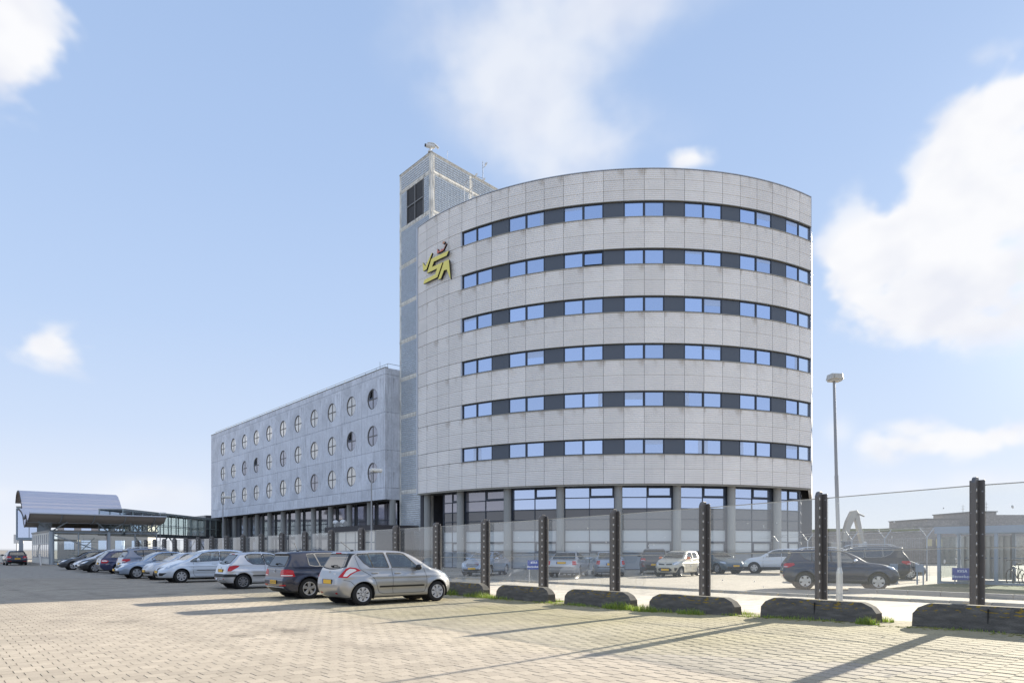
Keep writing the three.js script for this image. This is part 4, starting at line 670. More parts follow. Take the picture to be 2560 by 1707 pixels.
  Hx.scale.x = 0.42; mesh('frame', [beam([0, 2.9, 0], [0, 6.6, 0], 0.25, 0.25), beam([0, 6.6, 0], [9, 6.6, 0], 0.25, 0.25), beam([0, 2.9, 0], [9, 2.9, 0], 0.3, 0.5), beam([3.2, 2.9, 0], [3.2, 6.6, 0], 0.1, 0.1)], std(0.35, 0.42, 0.47, 0.5, 0.3), Hx);
  mesh('pane', [box(2.9, 3.4, 0.03, 1.6, 4.75, 0)], M.glassBlue, Hx); mesh('pane', [box(5.4, 3.4, 0.03, 6, 4.75, 0)], M.glassBlue, Hx);
  mesh('side', box(0.1, 3.6, 8, 0, 4.75, -4), M.glassLilac, Hx); mesh('roof', box(9.4, 0.16, 8.4, 4.6, 6.8, -4.1), M.flashing, Hx); mesh('floor', box(9.2, 0.2, 8.2, 4.6, 2.8, -4.2), M.soffit, Hx);
  mesh('leg', bar([0.5, 2.8, -0.4], [1.6, 0, -0.4], 0.14), M.flashing, Hx); mesh('leg', bar([7.5, 2.8, -0.4], [6.6, 0, -0.4], 0.14), M.flashing, Hx);

  // small things before the pavilion
  const post = thing('steel_post', 'blue grey square steel post standing before the white pavilion wall', 'post', -49.6, 69.5, N); mesh('shaft', rbox(0.34, 2.6, 0.34, 0.03, 0, 1.3, 0), M.paintGrey, post); mesh('cap', box(0.38, 0.05, 0.38, 0, 2.62, 0), M.galv, post);
  const bol = thing('white_bollard', 'slim white bollard leaning beside the pavilion glass corner', 'bollard', -47.4, 69.2, N); mesh('shaft', bar([0, 0, 0], [-0.08, 1.05, 0], 0.09, 12), M.paintWhite, bol); mesh('cap', cyl(0.1, 0.08, 0.06, -0.08, 1.05, 0, 12), M.galv, bol);
  const sg = thing('sign_post', 'white blank sign board on a thin pole at the left edge', 'sign', -66.2, 92, [1, 0.1]); mesh('pole', bar([0, 0, 0], [0, 5.6, 0], 0.1, 10), M.paintWhite, sg); mesh('board', box(1.2, 1.2, 0.06, 0.25, 3.0, 0.1), M.paintWhite, sg);
  const cone = thing('traffic_cone', 'orange traffic cone on the road at the far left', 'cone', -58.6, 79.5, null); mesh('base', box(0.5, 0.05, 0.5, 0, 0.025, 0), std(0.6, 0.12, 0.03, 0.7), cone); mesh('body', cyl(0.18, 0.04, 0.8, 0, 0.05, 0, 16), std(0.72, 0.14, 0.03, 0.6), cone);
  const bd2 = thing('distant_building', 'distant pale building with dark windows at the far left edge', 'building', -78, 118, [1, 0.3]);
  mesh('wall', box(14, 8, 8, 7, 4, -4), std(0.42, 0.38, 0.36, 0.9), bd2); mesh('roof', box(14.4, 0.3, 8.4, 7, 8.15, -4), M.soffit, bd2); for (let k = 0; k < 5; k++) for (let r = 0; r < 2; r++) mesh('window', box(1.5, 1.6, 0.1, 1.8 + k * 2.6, 2.4 + r * 3.2, 0.02), M.glassBlue, bd2);
  const wall = thing('white_wall', 'low white wall with grass bank at the far left behind the dark hatchback', 'wall', -62, 84, N); mesh('body', box(0.3, 0.9, 16, 0, 0.45, 4), std(0.6, 0.58, 0.52, 0.9), wall); mesh('cap', box(0.4, 0.08, 16.1, 0, 0.94, 4), M.flashing, wall);
}
// ------------------------------------------------------------------ right-hand background
{
  const brick = tex(512, (u, v) => { const n = 32, y = Math.floor(v * n), x = u * n * 0.5 + (y % 2) * 0.5, fx = x - Math.floor(x), fy = v * n - y, j = fx < 0.05 || fy < 0.12 ? 1.2 : 1, d = 0.56 + 0.1 * (hash2(Math.floor(x) % 16, y) - 0.5) + 0.1 * tfbm(u, v, 4, 4, 70); return [d * j, d * 0.95 * j, d * 0.9 * j]; }); brick.repeat.set(0.45, 0.45);
  const bm = new THREE.MeshStandardMaterial({ map: brick, roughness: 0.95 });  // bricks lightened to paint in haze over the distance
  const Bd = thing('brick_factory', 'long low grey brick factory building stepping up to the right', 'building', 36.5, 80, [1, 0.02]);
  const blockB = (x0, x1, h, z, d) => mesh('wall', worldUV(box(x1 - x0, h, d, (x0 + x1) / 2, h / 2, z - d / 2)), bm, Bd);
  blockB(0, 10.6, 3.7, 0, 10); blockB(10.62, 34, 4.25, -0.3, 12); blockB(13.2, 17, 5.2, -2, 8); blockB(18.8, 21.3, 6.05, -1.6, 8); blockB(21.35, 36, 5.75, -2.2, 9);
  mesh('roof_grass', worldUV(box(11, 0.3, 10.4, 5.4, 3.85, -5)), std(0.16, 0.17, 0.05, 1), Bd);
  mesh('coping', [box(23.5, 0.1, 0.4, 22.4, 4.3, -0.4), box(4, 0.1, 8.2, 15.1, 5.25, -6), box(2.7, 0.12, 8.2, 20.05, 6.1, -5.6)], M.soffit, Bd);
  for (const [x, y] of [[12.1, 2.4], [13.3, 2.4], [6.5, 1.5], [3, 1.6]]) mesh('window', [box(0.7, 0.8, 0.12, x, y, 0.04)], y > 2 ? std(0.6, 0.5, 0.25, 0.4) : M.glassDark, Bd);
  const am = []; for (const [x, h] of [[18.9, 1.0], [20.2, 2.0], [21.1, 1.3], [21.8, 1.4]]) am.push(cyl(0.03, 0.02, h, x, 6.05, -4, 5), ...[0.5, 0.8].map((f) => box(0.35, 0.04, 0.04, x, 6.05 + h * f, -4)));
  mesh('roof_mast', am, M.flashing, Bd);
  const low = thing('distant_shed', 'distant pale shed on the horizon left of the excavator', 'building', 44, 140, [1, 0]); mesh('wall', box(16, 3.4, 8, 4, 1.7, 0), std(0.45, 0.42, 0.38, 0.9), low); mesh('roof', box(16.4, 0.3, 8.4, 4, 3.55, 0), std(0.35, 0.33, 0.3, 0.9), low); mesh('chimney', cyl(0.3, 0.25, 1.4, 6, 3.7, 0, 10), M.flashing, low);

  const Ex = thing('excavator', 'pale excavator with folded boom standing before the brick factory', 'excavator', 32.0, 66, [1, 0]);
  const cream = std(0.38, 0.365, 0.33, 0.6);
  mesh('boom', [poly([[-1.0, 1.6], [-0.5, 1.5], [0.6, 3.8], [1.45, 4.95], [1.2, 5.25], [0.75, 5.2], [0.1, 4.3]], 0.5, 0.04).translate(0, 0, -0.25)], cream, Ex);
  mesh('arm', [poly([[1.0, 5.25], [1.45, 5.3], [1.75, 5.0], [2.25, 3.2], [2.5, 2.2], [2.2, 2.1], [1.8, 3.0], [1.2, 4.8]], 0.4, 0.04).translate(0, 0, -0.2), bar([1.5, 5.0, 0.3], [2.4, 4.75, 0.3], 0.09)], cream, Ex);
  mesh('bucket', [poly([[2.2, 2.2], [2.7, 2.3], [2.8, 1.7], [2.3, 1.5], [2.05, 1.8]], 0.7, 0.03).translate(0, 0, -0.35)], M.galv, Ex);
  mesh('body', [rbox(2.8, 1.3, 2.2, 0.15, -1.4, 1.6, 0)], cream, Ex); mesh('cab', [rbox(1.2, 1.5, 1.1, 0.1, -0.6, 1.6, 0.9)], M.frame, Ex); Ex.scale.x = 0.68; mesh('track', [rbox(3.4, 0.8, 0.5, 0.3, -1.2, 0.4, 0.9), rbox(3.4, 0.8, 0.5, 0.3, -1.2, 0.4, -0.9)], M.black, Ex);

  const wf = thing('wire_fence', 'grey mesh fence with forked barbed wire tops at the car park end', 'fence', 20.2, 33.2, [0, 1]);
  const wires = [], forks = [0.3, 4.1, 7.7, 13.8, 19, 24];
  for (const x of forks) mesh('post', [bar([x, 0, 0], [x, 2.15, 0], 0.04, 8), bar([x, 2.12, 0], [x, 2.6, 0.36], 0.028, 6), bar([x, 2.12, 0], [x, 2.6, -0.36], 0.028, 6)], M.paintGrey, wf);
  for (const [y, z] of [[2.6, 0.36], [2.45, 0.25], [2.6, -0.36], [2.45, -0.25], [2.1, 0], [1.5, 0], [0.9, 0], [0.3, 0]]) wires.push(bar([0, y, z], [24, y, z], 0.006, 4)); for (let x = 0.1; x < 24; x += 0.2) wires.push(box(0.005, 2.1, 0.005, x, 1.06, 0));
  mesh('wire', wires, M.galv, wf);

  // bicycle shelter
  const S = thing('bicycle_shelter', 'blue grey steel bicycle shelter with clear and corrugated walls behind the fence', 'shelter', 18.63, 30, [-E[0], -E[1]]);
  const blue = std(0.24, 0.30, 0.38, 0.5, 0.2), SL = 9, SD = 2.6, SH = 2.42;
  for (const x of [0, 2.1, 4.6, 6.8, 9]) for (const z of [0, -SD]) mesh('post', rbox(0.13, SH, 0.13, 0.015, x, SH / 2, z), blue, S);
  mesh('roof', [box(SL + 0.3, 0.3, 0.1, SL / 2, SH - 0.05, 0.07), box(SL + 0.3, 0.3, 0.1, SL / 2, SH - 0.05, -SD - 0.07), box(SL + 0.2, 0.06, SD + 0.02, SL / 2, SH + 0.06, -SD / 2)], blue, S);
  mesh('base_rail', [box(SL, 0.12, 0.1, SL / 2, 0.1, 0), box(SL, 0.12, 0.1, SL / 2, 0.1, -SD), box(SL, 0.06, 0.06, SL / 2, 1.15, -SD)], blue, S);
  mesh('corrugated_wall', toCreasedNormals(quadGrid(64, 1, (u, v) => [0.1 + u * 2.0, lerp(0.2, 2.15, v), -SD + 0.05 + 0.07 * Math.sign(Math.sin(u * 50))]), 0.3), std(0.52, 0.53, 0.52, 0.5, 0.3), S);
  for (const [a, b] of [[2.2, 4.5], [4.7, 6.7], [6.9, 8.9]]) mesh('pane', box(b - a, 1.8, 0.02, (a + b) / 2, 1.2, -SD), M.glassClear, S);
  mesh('pane', box(0.02, 1.8, SD - 0.2, 0.0, 1.2, -SD / 2), M.glassClear, S);
  function bicycle(label, X, Z, dir, bag) {
    const o = thing('bicycle', label, 'bicycle', X, Z, dir, 0, 'bicycles parked in the shelter'), bk = M.black;
    for (const x of [-0.52, 0.52]) { const w = mesh('wheel', new THREE.TorusGeometry(0.33, 0.02, 8, 36).translate(x, 0.35, 0), bk, o); const sp = []; for (let k = 0; k < 12; k++) { const a = k / 12 * 6.283; sp.push(bar([x, 0.35, 0], [x + 0.32 * Math.cos(a), 0.35 + 0.32 * Math.sin(a), 0], 0.002, 3)); } mesh('spokes', sp, M.galv, w); }
    mesh('frame', [bar([-0.52, 0.35, 0], [-0.1, 0.32, 0], 0.012), bar([-0.1, 0.32, 0], [-0.2, 0.86, 0], 0.016), bar([-0.1, 0.32, 0], [0.36, 0.82, 0], 0.018), bar([-0.18, 0.72, 0], [0.36, 0.86, 0], 0.016), bar([0.52, 0.35, 0], [0.34, 1.0, 0], 0.014), bar([-0.52, 0.35, 0], [-0.2, 0.8, 0], 0.01), bar([-0.5, 0.72, 0], [-0.2, 0.72, 0], 0.01)], bk, o);
    mesh('handlebar', [bar([0.34, 1.0, 0], [0.34, 1.06, 0], 0.014), tube([[0.2, 1.05, -0.28], [0.36, 1.08, -0.15], [0.36, 1.08, 0.15], [0.2, 1.05, 0.28]], 0.013, 12)], bk, o);
    mesh('saddle', rbox(0.25, 0.07, 0.16, 0.03, -0.22, 0.92, 0), bk, o);
    if (bag) mesh('pannier', [rbox(0.4, 0.34, 0.14, 0.03, -0.5, 0.56, 0.14), rbox(0.4, 0.34, 0.14, 0.03, -0.5, 0.56, -0.14), rbox(0.36, 0.03, 0.4, 0.01, -0.5, 0.745, 0)], std(0.02, 0.022, 0.026, 0.7), o);
  }
  const inS = (x, z) => [18.63 - E[0] * x + N[0] * z, 30 - E[1] * x + N[1] * z];
  bicycle('black bicycle with black pannier bags in the shelter', ...inS(3.6, 0.9), [-0.9, 0.3], true);
  bicycle('black bicycle before the corrugated shelter wall', ...inS(1.0, 1.1), [0.3, 0.9], false);
  bicycle('black bicycle in the shelter just right of the near fence post', ...inS(2.5, 1.2), [0.2, 0.95], false);
  // shrubs and grass verge, small posts
  const [vx, vz] = fromPQ(30, 9), turf = mesh('grass_verge', quadGrid(24, 40, (u, v) => { const [X, Z] = fromPQ(lerp(25.8, 36, u), lerp(-14, 10.4, v)); return [X, rise(X, Z) + 0.075 + 0.01 * noise.noise(X * 2, Z * 2, 1), -Z]; }), new THREE.MeshStandardMaterial({ color: C(0.13, 0.13, 0.07), roughness: 1, bumpMap: grain(256, 40, 0.5, 80), bumpScale: 0.03 })); turf.userData.kind = 'structure';
  const kerbM = std(0.32, 0.31, 0.29, 0.9), kb = thing('verge_kerb', 'pale raised kerb edging the grass verge on the right', 'kerb');
  for (let k = 0; k < 25; k++) { const [X, Z] = fromPQ(25.75, -14 + k + 0.5), o = mesh('kerb_stone', rbox(0.985, 0.26, 0.13, 0.02), kerbM, kb); o.position.set(X, 0.0, -Z); o.rotation.y = Math.atan2(E[1], E[0]); }
  for (const [x, lab] of [[-1.6, 'blue grey steel hoop post on the verge, left of the shelter'], [-0.55, 'grey steel hoop post against the shelter corner post']]) { const [X, Z] = inS(x, -0.6), o = thing('hoop_post', lab, 'post', X, Z, [-E[0], -E[1]]); mesh('tube', [bar([-0.12, 0, 0], [-0.12, 0.85, 0], 0.035), bar([0.12, 0, 0], [0.12, 0.8, 0], 0.03)], blue, o); mesh('plate', box(0.32, 0.35, 0.05, -0.02, 0.72, 0), blue, o); }
  // blue parking sign low on the fence side
  function sign(label, X, Z, w, h, y, lines, dir) {
    const cv = document.createElement('canvas'); cv.width = 256; cv.height = Math.round(256 * h / w); const g = cv.getContext('2d'); g.fillStyle = '#1c3f9c'; g.fillRect(0, 0, cv.width, cv.height); g.fillStyle = '#eef2fa'; g.textAlign = 'center'; g.font = 'bold 54px sans-serif'; lines.forEach((t, i) => g.fillText(t, 128, cv.height * (i + 0.8) / (lines.length + 0.2)));
    const t = new THREE.CanvasTexture(cv); t.colorSpace = THREE.SRGBColorSpace;
    const o = thing('parking_sign', label, 'sign', X, Z, dir); mesh('post', [bar([-w * 0.36, 0, -0.04], [-w * 0.36, y + h / 2, -0.04], 0.025), bar([w * 0.36, 0, -0.04], [w * 0.36, y + h / 2, -0.04], 0.025)], M.galv, o);
    mesh('plate', box(w + 0.02, h + 0.02, 0.02, 0, y, -0.012), M.paintGrey, o); mesh('face', new THREE.PlaneGeometry(w, h).translate(0, y, 0.002), new THREE.MeshStandardMaterial({ map: t, roughness: 0.4 }), o);
  }
  sign('small blue parking sign on posts near the silver saloon behind the fence', 1.0, 31.3, 0.6, 0.42, 0.84, ['KVSA', 'Bezoekers'], [1, 0.05]);
  sign('blue parking sign low before the bicycle shelter', ...inS(1.0, -0.45), 0.7, 0.5, 0.5, ['KVSA', 'Bezoekers'], [0.85, -0.5]);
}
// ------------------------------------------------------------------ cars
// A car body is the smooth intersection of its side outline with a half width that varies along and up the car; it is meshed on a grid and then cut
// along exact curves into painted shell, panes, lamps and trim.
const polySDF = (P, x, y) => {
  let d = 1e9, s = 1;
  for (let i = 0, j = P.length - 1; i < P.length; j = i++) {
    const [ax, ay] = P[i], [bx, by] = P[j], ex = bx - ax, ey = by - ay, wx = x - ax, wy = y - ay, t = clamp((wx * ex + wy * ey) / (ex * ex + ey * ey)), dx = wx - ex * t, dy = wy - ey * t;
    d = Math.min(d, dx * dx + dy * dy);
    const c1 = y >= ay, c2 = y < by, c3 = ex * wy > ey * wx; if ((c1 && c2 && c3) || (!c1 && !c2 && !c3)) s = -s;
  }
  return s * Math.sqrt(d);
};
const roundPoly = (P, r) => (x, y) => polySDF(P, x, y) - r;
const GLASS = { clear: phys(0.50, 0.57, 0.57, { transmission: 0.96, thickness: 0, roughness: 0, ior: 2.2 }), dark: phys(0.10, 0.11, 0.12, { transmission: 0.9, thickness: 0, roughness: 0, ior: 2.2 }) };
const CM = {
  trim: std(0.02, 0.021, 0.023, 0.55), tyre: std(0.017, 0.017, 0.018, 0.85), rim: std(0.58, 0.58, 0.59, 0.32, 0.75), rimWhite: std(0.58, 0.58, 0.6, 0.35, 0.4), rimDark: std(0.26, 0.26, 0.27, 0.35, 0.6), disc: std(0.03, 0.03, 0.03, 0.6, 0.3), chrome: std(0.75, 0.75, 0.76, 0.15, 1), satin: std(0.30, 0.29, 0.27, 0.5, 0.2),
  red: phys(0.5, 0.012, 0.02, { roughness: 0.22 }), whiteLens: phys(0.75, 0.74, 0.74, { roughness: 0.12, clearcoat: 1 }), lamp: phys(0.55, 0.58, 0.62, { roughness: 0.08, metalness: 0.55, clearcoat: 1 }), cabin: std(0.035, 0.035, 0.038, 0.9), seat: std(0.06, 0.06, 0.065, 0.9), orange: phys(0.75, 0.16, 0.03, { roughness: 0.3, clearcoat: 1 }),
  plate: std(0.80, 0.56, 0.045, 0.45), plateBlue: std(0.03, 0.07, 0.35, 0.5), ink: std(0.03, 0.03, 0.03, 0.6),
};
const paint = (r, g, b, metal = 0.5) => phys(r, g, b, { roughness: 0.34, metalness: metal, clearcoat: 1, clearcoatRoughness: 0.04 });

function carShape(s) {
  const cell = s.cell ?? 0.034, W2 = s.W / 2, curve = new THREE.SplineCurve(s.top.map((p) => new THREE.Vector2(...p))), out = [];
  const nS = s.top.length * 7; for (let i = 0; i <= nS; i++) { const p = curve.getPoint(i / nS); out.push([p.x, p.y]); }
  const y0 = s.clear ?? 0.19; out.push([s.top[s.top.length - 1][0] - 0.12, y0], [s.top[0][0] + 0.12, y0]);
  const belt = (x) => lerp(s.belt[0], s.belt[1], clamp(x / s.L));
  const hw = (x, y) => {
    const b = belt(x), f = s.frontTaper ?? 0.3, r = s.rearTaper ?? 0.14, tf = clamp((x - (s.L - 0.95)) / 0.95), tr = clamp((0.8 - x) / 0.8);
    let w = W2;
    w -= 0.045 * ss(0.55, 0.2, y) + (s.waist ?? 0.05) * ss(0.62, b, y);
    w += 0.016 * Math.exp(-(((y - (s.crease ?? 0.72)) / 0.05) ** 2)) - 0.022 * Math.exp(-(((y - 0.42) / 0.1) ** 2)) * ss(0.5, 0.9, x) * ss(s.L - 0.6, s.L - 1.0, x);
    for (const wx of s.axles) w += 0.03 * Math.exp(-(((Math.hypot(x - wx, y - s.wr) - s.wr - 0.05) / 0.10) ** 2));
    if (y > b) { const t = (y - b) / (s.H - b); w -= (W2 - (s.waist ?? 0.05) - s.roofW) * (t * 0.86 + 0.14 * t * t); }
    return w - f * tf ** 2.4 - r * tr ** 2.2;
  };
  const nx = Math.ceil((s.L + 0.2) / cell), ny = Math.ceil((s.H + 0.1) / cell), nz = Math.ceil((s.W + 0.16) / cell), X = (i) => -0.1 + i * cell, Y = (j) => 0.1 + j * cell, Z = (k) => -s.W / 2 - 0.08 + k * cell;
  const k0 = s.k ?? 0.10, smax = (a, b, k) => { const h = Math.max(k - Math.abs(a - b), 0) / k; return Math.max(a, b) + h * h * k * 0.25; };
  const LC = 0.0125, LX = Math.ceil((s.L + 0.4) / LC) + 1, LY = Math.ceil((s.H + 0.35) / LC) + 1, LS = new Float32Array(LX * LY);
  for (let j = 0; j < LY; j++) for (let i = 0; i < LX; i++) LS[j * LX + i] = polySDF(out, -0.2 + i * LC, j * LC);
  const sd = (x, y) => { const u = clamp((x + 0.2) / LC, 0, LX - 1.001), v = clamp(y / LC, 0, LY - 1.001), i = Math.floor(u), j = Math.floor(v), q = j * LX + i, fx = u - i, fy = v - j; return lerp(lerp(LS[q], LS[q + 1], fx), lerp(LS[q + LX], LS[q + LX + 1], fx), fy); };
  const F = (x, y, z) => smax(sd(x, y), Math.abs(z) - hw(x, y), k0 + (s.kFront ?? 0.08) * ss(s.L - 0.9, s.L, x));
  const S2 = new Float32Array((nx + 1) * (ny + 1)), H2 = new Float32Array((nx + 1) * (ny + 1));
  for (let j = 0; j <= ny; j++) for (let i = 0; i <= nx; i++) { S2[j * (nx + 1) + i] = sd(X(i), Y(j)); H2[j * (nx + 1) + i] = hw(X(i), Y(j)); }
  const val = (i, j, k) => { const q = j * (nx + 1) + i; return smax(S2[q], Math.abs(Z(k)) - H2[q], k0 + (s.kFront ?? 0.08) * ss(s.L - 0.9, s.L, X(i))); };
  const G = new Float32Array((nx + 1) * (ny + 1) * (nz + 1)), id = (i, j, k) => (k * (ny + 1) + j) * (nx + 1) + i;
  for (let k = 0; k <= nz; k++) for (let j = 0; j <= ny; j++) for (let i = 0; i <= nx; i++) G[id(i, j, k)] = val(i, j, k);
  const vid = new Int32Array(nx * ny * nz).fill(-1), pos = [], tri = [], cid = (i, j, k) => (k * ny + j) * nx + i;
  const CE = [[0, 0, 0], [1, 0, 0], [0, 1, 0], [1, 1, 0], [0, 0, 1], [1, 0, 1], [0, 1, 1], [1, 1, 1]], ED = [[0, 1], [2, 3], [4, 5], [6, 7], [0, 2], [1, 3], [4, 6], [5, 7], [0, 4], [1, 5], [2, 6], [3, 7]];
  for (let k = 0; k < nz; k++) for (let j = 0; j < ny; j++) for (let i = 0; i < nx; i++) {
    let m = 0; const g = []; for (let c = 0; c < 8; c++) { g[c] = G[id(i + CE[c][0], j + CE[c][1], k + CE[c][2])]; if (g[c] < 0) m++; }
    if (m === 0 || m === 8) continue;
    let a = 0, b = 0, c = 0, n = 0;
    for (const [p, q] of ED) if (g[p] < 0 !== g[q] < 0) { const t = g[p] / (g[p] - g[q]); a += lerp(CE[p][0], CE[q][0], t); b += lerp(CE[p][1], CE[q][1], t); c += lerp(CE[p][2], CE[q][2], t); n++; }
    vid[cid(i, j, k)] = pos.length / 3; pos.push(X(i + a / n), Y(j + b / n), Z(k + c / n));
  }
  for (let k = 1; k < nz; k++) for (let j = 1; j < ny; j++) for (let i = 1; i < nx; i++) {
    const s0 = G[id(i, j, k)] < 0, quad = (a, b, c, d, flip) => { if (a < 0 || b < 0 || c < 0 || d < 0) return; flip ? tri.push(a, c, b, a, d, c) : tri.push(a, b, c, a, c, d); };
    if (s0 !== G[id(i + 1, j, k)] < 0) quad(vid[cid(i, j - 1, k - 1)], vid[cid(i, j, k - 1)], vid[cid(i, j, k)], vid[cid(i, j - 1, k)], !s0);
    if (s0 !== G[id(i, j + 1, k)] < 0) quad(vid[cid(i - 1, j, k - 1)], vid[cid(i - 1, j, k)], vid[cid(i, j, k)], vid[cid(i, j, k - 1)], !s0);
    if (s0 !== G[id(i, j, k + 1)] < 0) quad(vid[cid(i - 1, j - 1, k)], vid[cid(i, j - 1, k)], vid[cid(i, j, k)], vid[cid(i - 1, j, k)], !s0);
  }
  const nor = new Array(pos.length), e = 0.012;
  for (let v = 0; v < pos.length; v += 3) {
    let x = pos[v], y = pos[v + 1], z = pos[v + 2], gx, gy, gz, l;
    for (let it = 0; it < 3; it++) { const f = F(x, y, z); gx = (F(x + e, y, z) - F(x - e, y, z)) / (2 * e); gy = (F(x, y + e, z) - F(x, y - e, z)) / (2 * e); gz = (F(x, y, z + e) - F(x, y, z - e)) / (2 * e); l = gx * gx + gy * gy + gz * gz + 1e-9; if (it < 2) { const q = clamp(f / l, -0.03, 0.03); x -= gx * q; y -= gy * q; z -= gz * q; } }
    l = Math.sqrt(l); pos[v] = x; pos[v + 1] = y; pos[v + 2] = z; nor[v] = gx / l; nor[v + 1] = gy / l; nor[v + 2] = gz / l;
  }
  return { pos, nor, tri, F, hw, belt, W2 };
}
// cut the triangles along g = 0; returns [inside, outside]
function cut(b, tris, g) {
  const val = new Map(), at = (v) => { let q = val.get(v); if (q === undefined) val.set(v, q = g(b.pos[3 * v], b.pos[3 * v + 1], b.pos[3 * v + 2], b.nor[3 * v], b.nor[3 * v + 1], b.nor[3 * v + 2])); return q; };
  const inn = [], out = [], em = new Map();
  const mid = (a, c) => { const key = a < c ? a * 4194304 + c : c * 4194304 + a; let m = em.get(key); if (m === undefined) { const t = at(a) / (at(a) - at(c)); m = b.pos.length / 3; for (const arr of [b.pos, b.nor]) arr.push(lerp(arr[3 * a], arr[3 * c], t), lerp(arr[3 * a + 1], arr[3 * c + 1], t), lerp(arr[3 * a + 2], arr[3 * c + 2], t)); em.set(key, m); } return m; };
  for (let i = 0; i < tris.length; i += 3) {
    const v = [tris[i], tris[i + 1], tris[i + 2]], s = v.map((q) => at(q) < 0), n = s[0] + s[1] + s[2];
    if (n === 3) inn.push(...v); else if (n === 0) out.push(...v); else {
      const o = n === 1 ? s.indexOf(true) : s.indexOf(false), A = v[o], B = v[(o + 1) % 3], D = v[(o + 2) % 3], p = mid(A, B), q = mid(A, D);
      (n === 1 ? inn : out).push(A, p, q); (n === 1 ? out : inn).push(p, B, D, p, D, q);
    }
  }
  return [inn, out];
}
function toGeo(b, tris, push = 0) {
  const map = new Map(), p = [], n = [], ix = [];
  for (const v of tris) { let q = map.get(v); if (q === undefined) { q = p.length / 3; map.set(v, q); for (let c = 0; c < 3; c++) { p.push(b.pos[3 * v + c] + push * b.nor[3 * v + c]); n.push(b.nor[3 * v + c]); } } ix.push(q); }
  const g = new THREE.BufferGeometry(); g.setAttribute('position', new THREE.Float32BufferAttribute(p, 3)); g.setAttribute('normal', new THREE.Float32BufferAttribute(n, 3)); g.setAttribute('uv', new THREE.Float32BufferAttribute(new Float32Array(p.length / 3 * 2), 2)); g.setIndex(ix); return g;
}
function wheelParts(r, style) {
  const w = 0.2, t = new THREE.LatheGeometry([[r * 0.62, -w / 2 + 0.01], [r * 0.78, -w / 2], [r * 0.93, -w / 2 + 0.012], [r * 0.985, -w / 2 + 0.045], [r, -w / 4], [r, w / 4], [r * 0.985, w / 2 - 0.045], [r * 0.93, w / 2 - 0.012], [r * 0.78, w / 2], [r * 0.62, w / 2 - 0.01]].map((p) => new THREE.Vector2(...p)), 40).rotateX(Math.PI / 2);
  const R = r * 0.66, rimRing = new THREE.LatheGeometry([[R, -0.02], [R, 0.09], [R - 0.012, 0.1], [R - 0.03, 0.085], [R - 0.035, -0.02]].map((p) => new THREE.Vector2(...p)), 36).rotateX(Math.PI / 2), sp = [rimRing];
  const n = style.n ?? 5, spread = style.twin ?? 0, wi = style.w ?? 0.05;
  for (let k = 0; k < n; k++) for (const o of spread ? [-spread, spread] : [0]) {
    const a = (k / n) * Math.PI * 2 + Math.PI / 2, s = new THREE.Shape([[0.03, -wi * 0.55 - 0.004], [R - 0.02, -wi * (style.flare ?? 0.7)], [R - 0.02, wi * (style.flare ?? 0.7)], [0.03, wi * 0.55 + 0.004]].map((p) => new THREE.Vector2(...p)));
    sp.push(new THREE.ExtrudeGeometry(s, { depth: 0.025, bevelEnabled: true, bevelSize: 0.005, bevelThickness: 0.006, bevelSegments: 1 }).rotateZ(o).translate(0, 0, 0.062).rotateZ(a));
  }
  sp.push(cyl(0.055, 0.045, 0.035, 0, 0, 0, 16).rotateX(Math.PI / 2).translate(0, 0, 0.07));
  const disc = cyl(R - 0.01, R - 0.01, 0.02, 0, 0, 0, 28).rotateX(Math.PI / 2).translate(0, 0, 0.0);
  return { tyre: t, rim: merge(sp), disc };
}
const wheelCache = new Map();
function plateFace(text) {
  const cv = document.createElement('canvas'); cv.width = 256; cv.height = 56; const g = cv.getContext('2d'); g.fillStyle = '#f2bd2e'; g.fillRect(0, 0, 256, 56); g.fillStyle = '#20409a'; g.fillRect(0, 0, 22, 56);
  if (text) { g.fillStyle = '#16140f'; g.font = 'bold 46px sans-serif'; g.textAlign = 'center'; g.fillText(text, 138, 45); }
  const t = new THREE.CanvasTexture(cv); t.colorSpace = THREE.SRGBColorSpace; return new THREE.MeshStandardMaterial({ map: t, roughness: 0.45 });
}
const plateBlank = plateFace('');
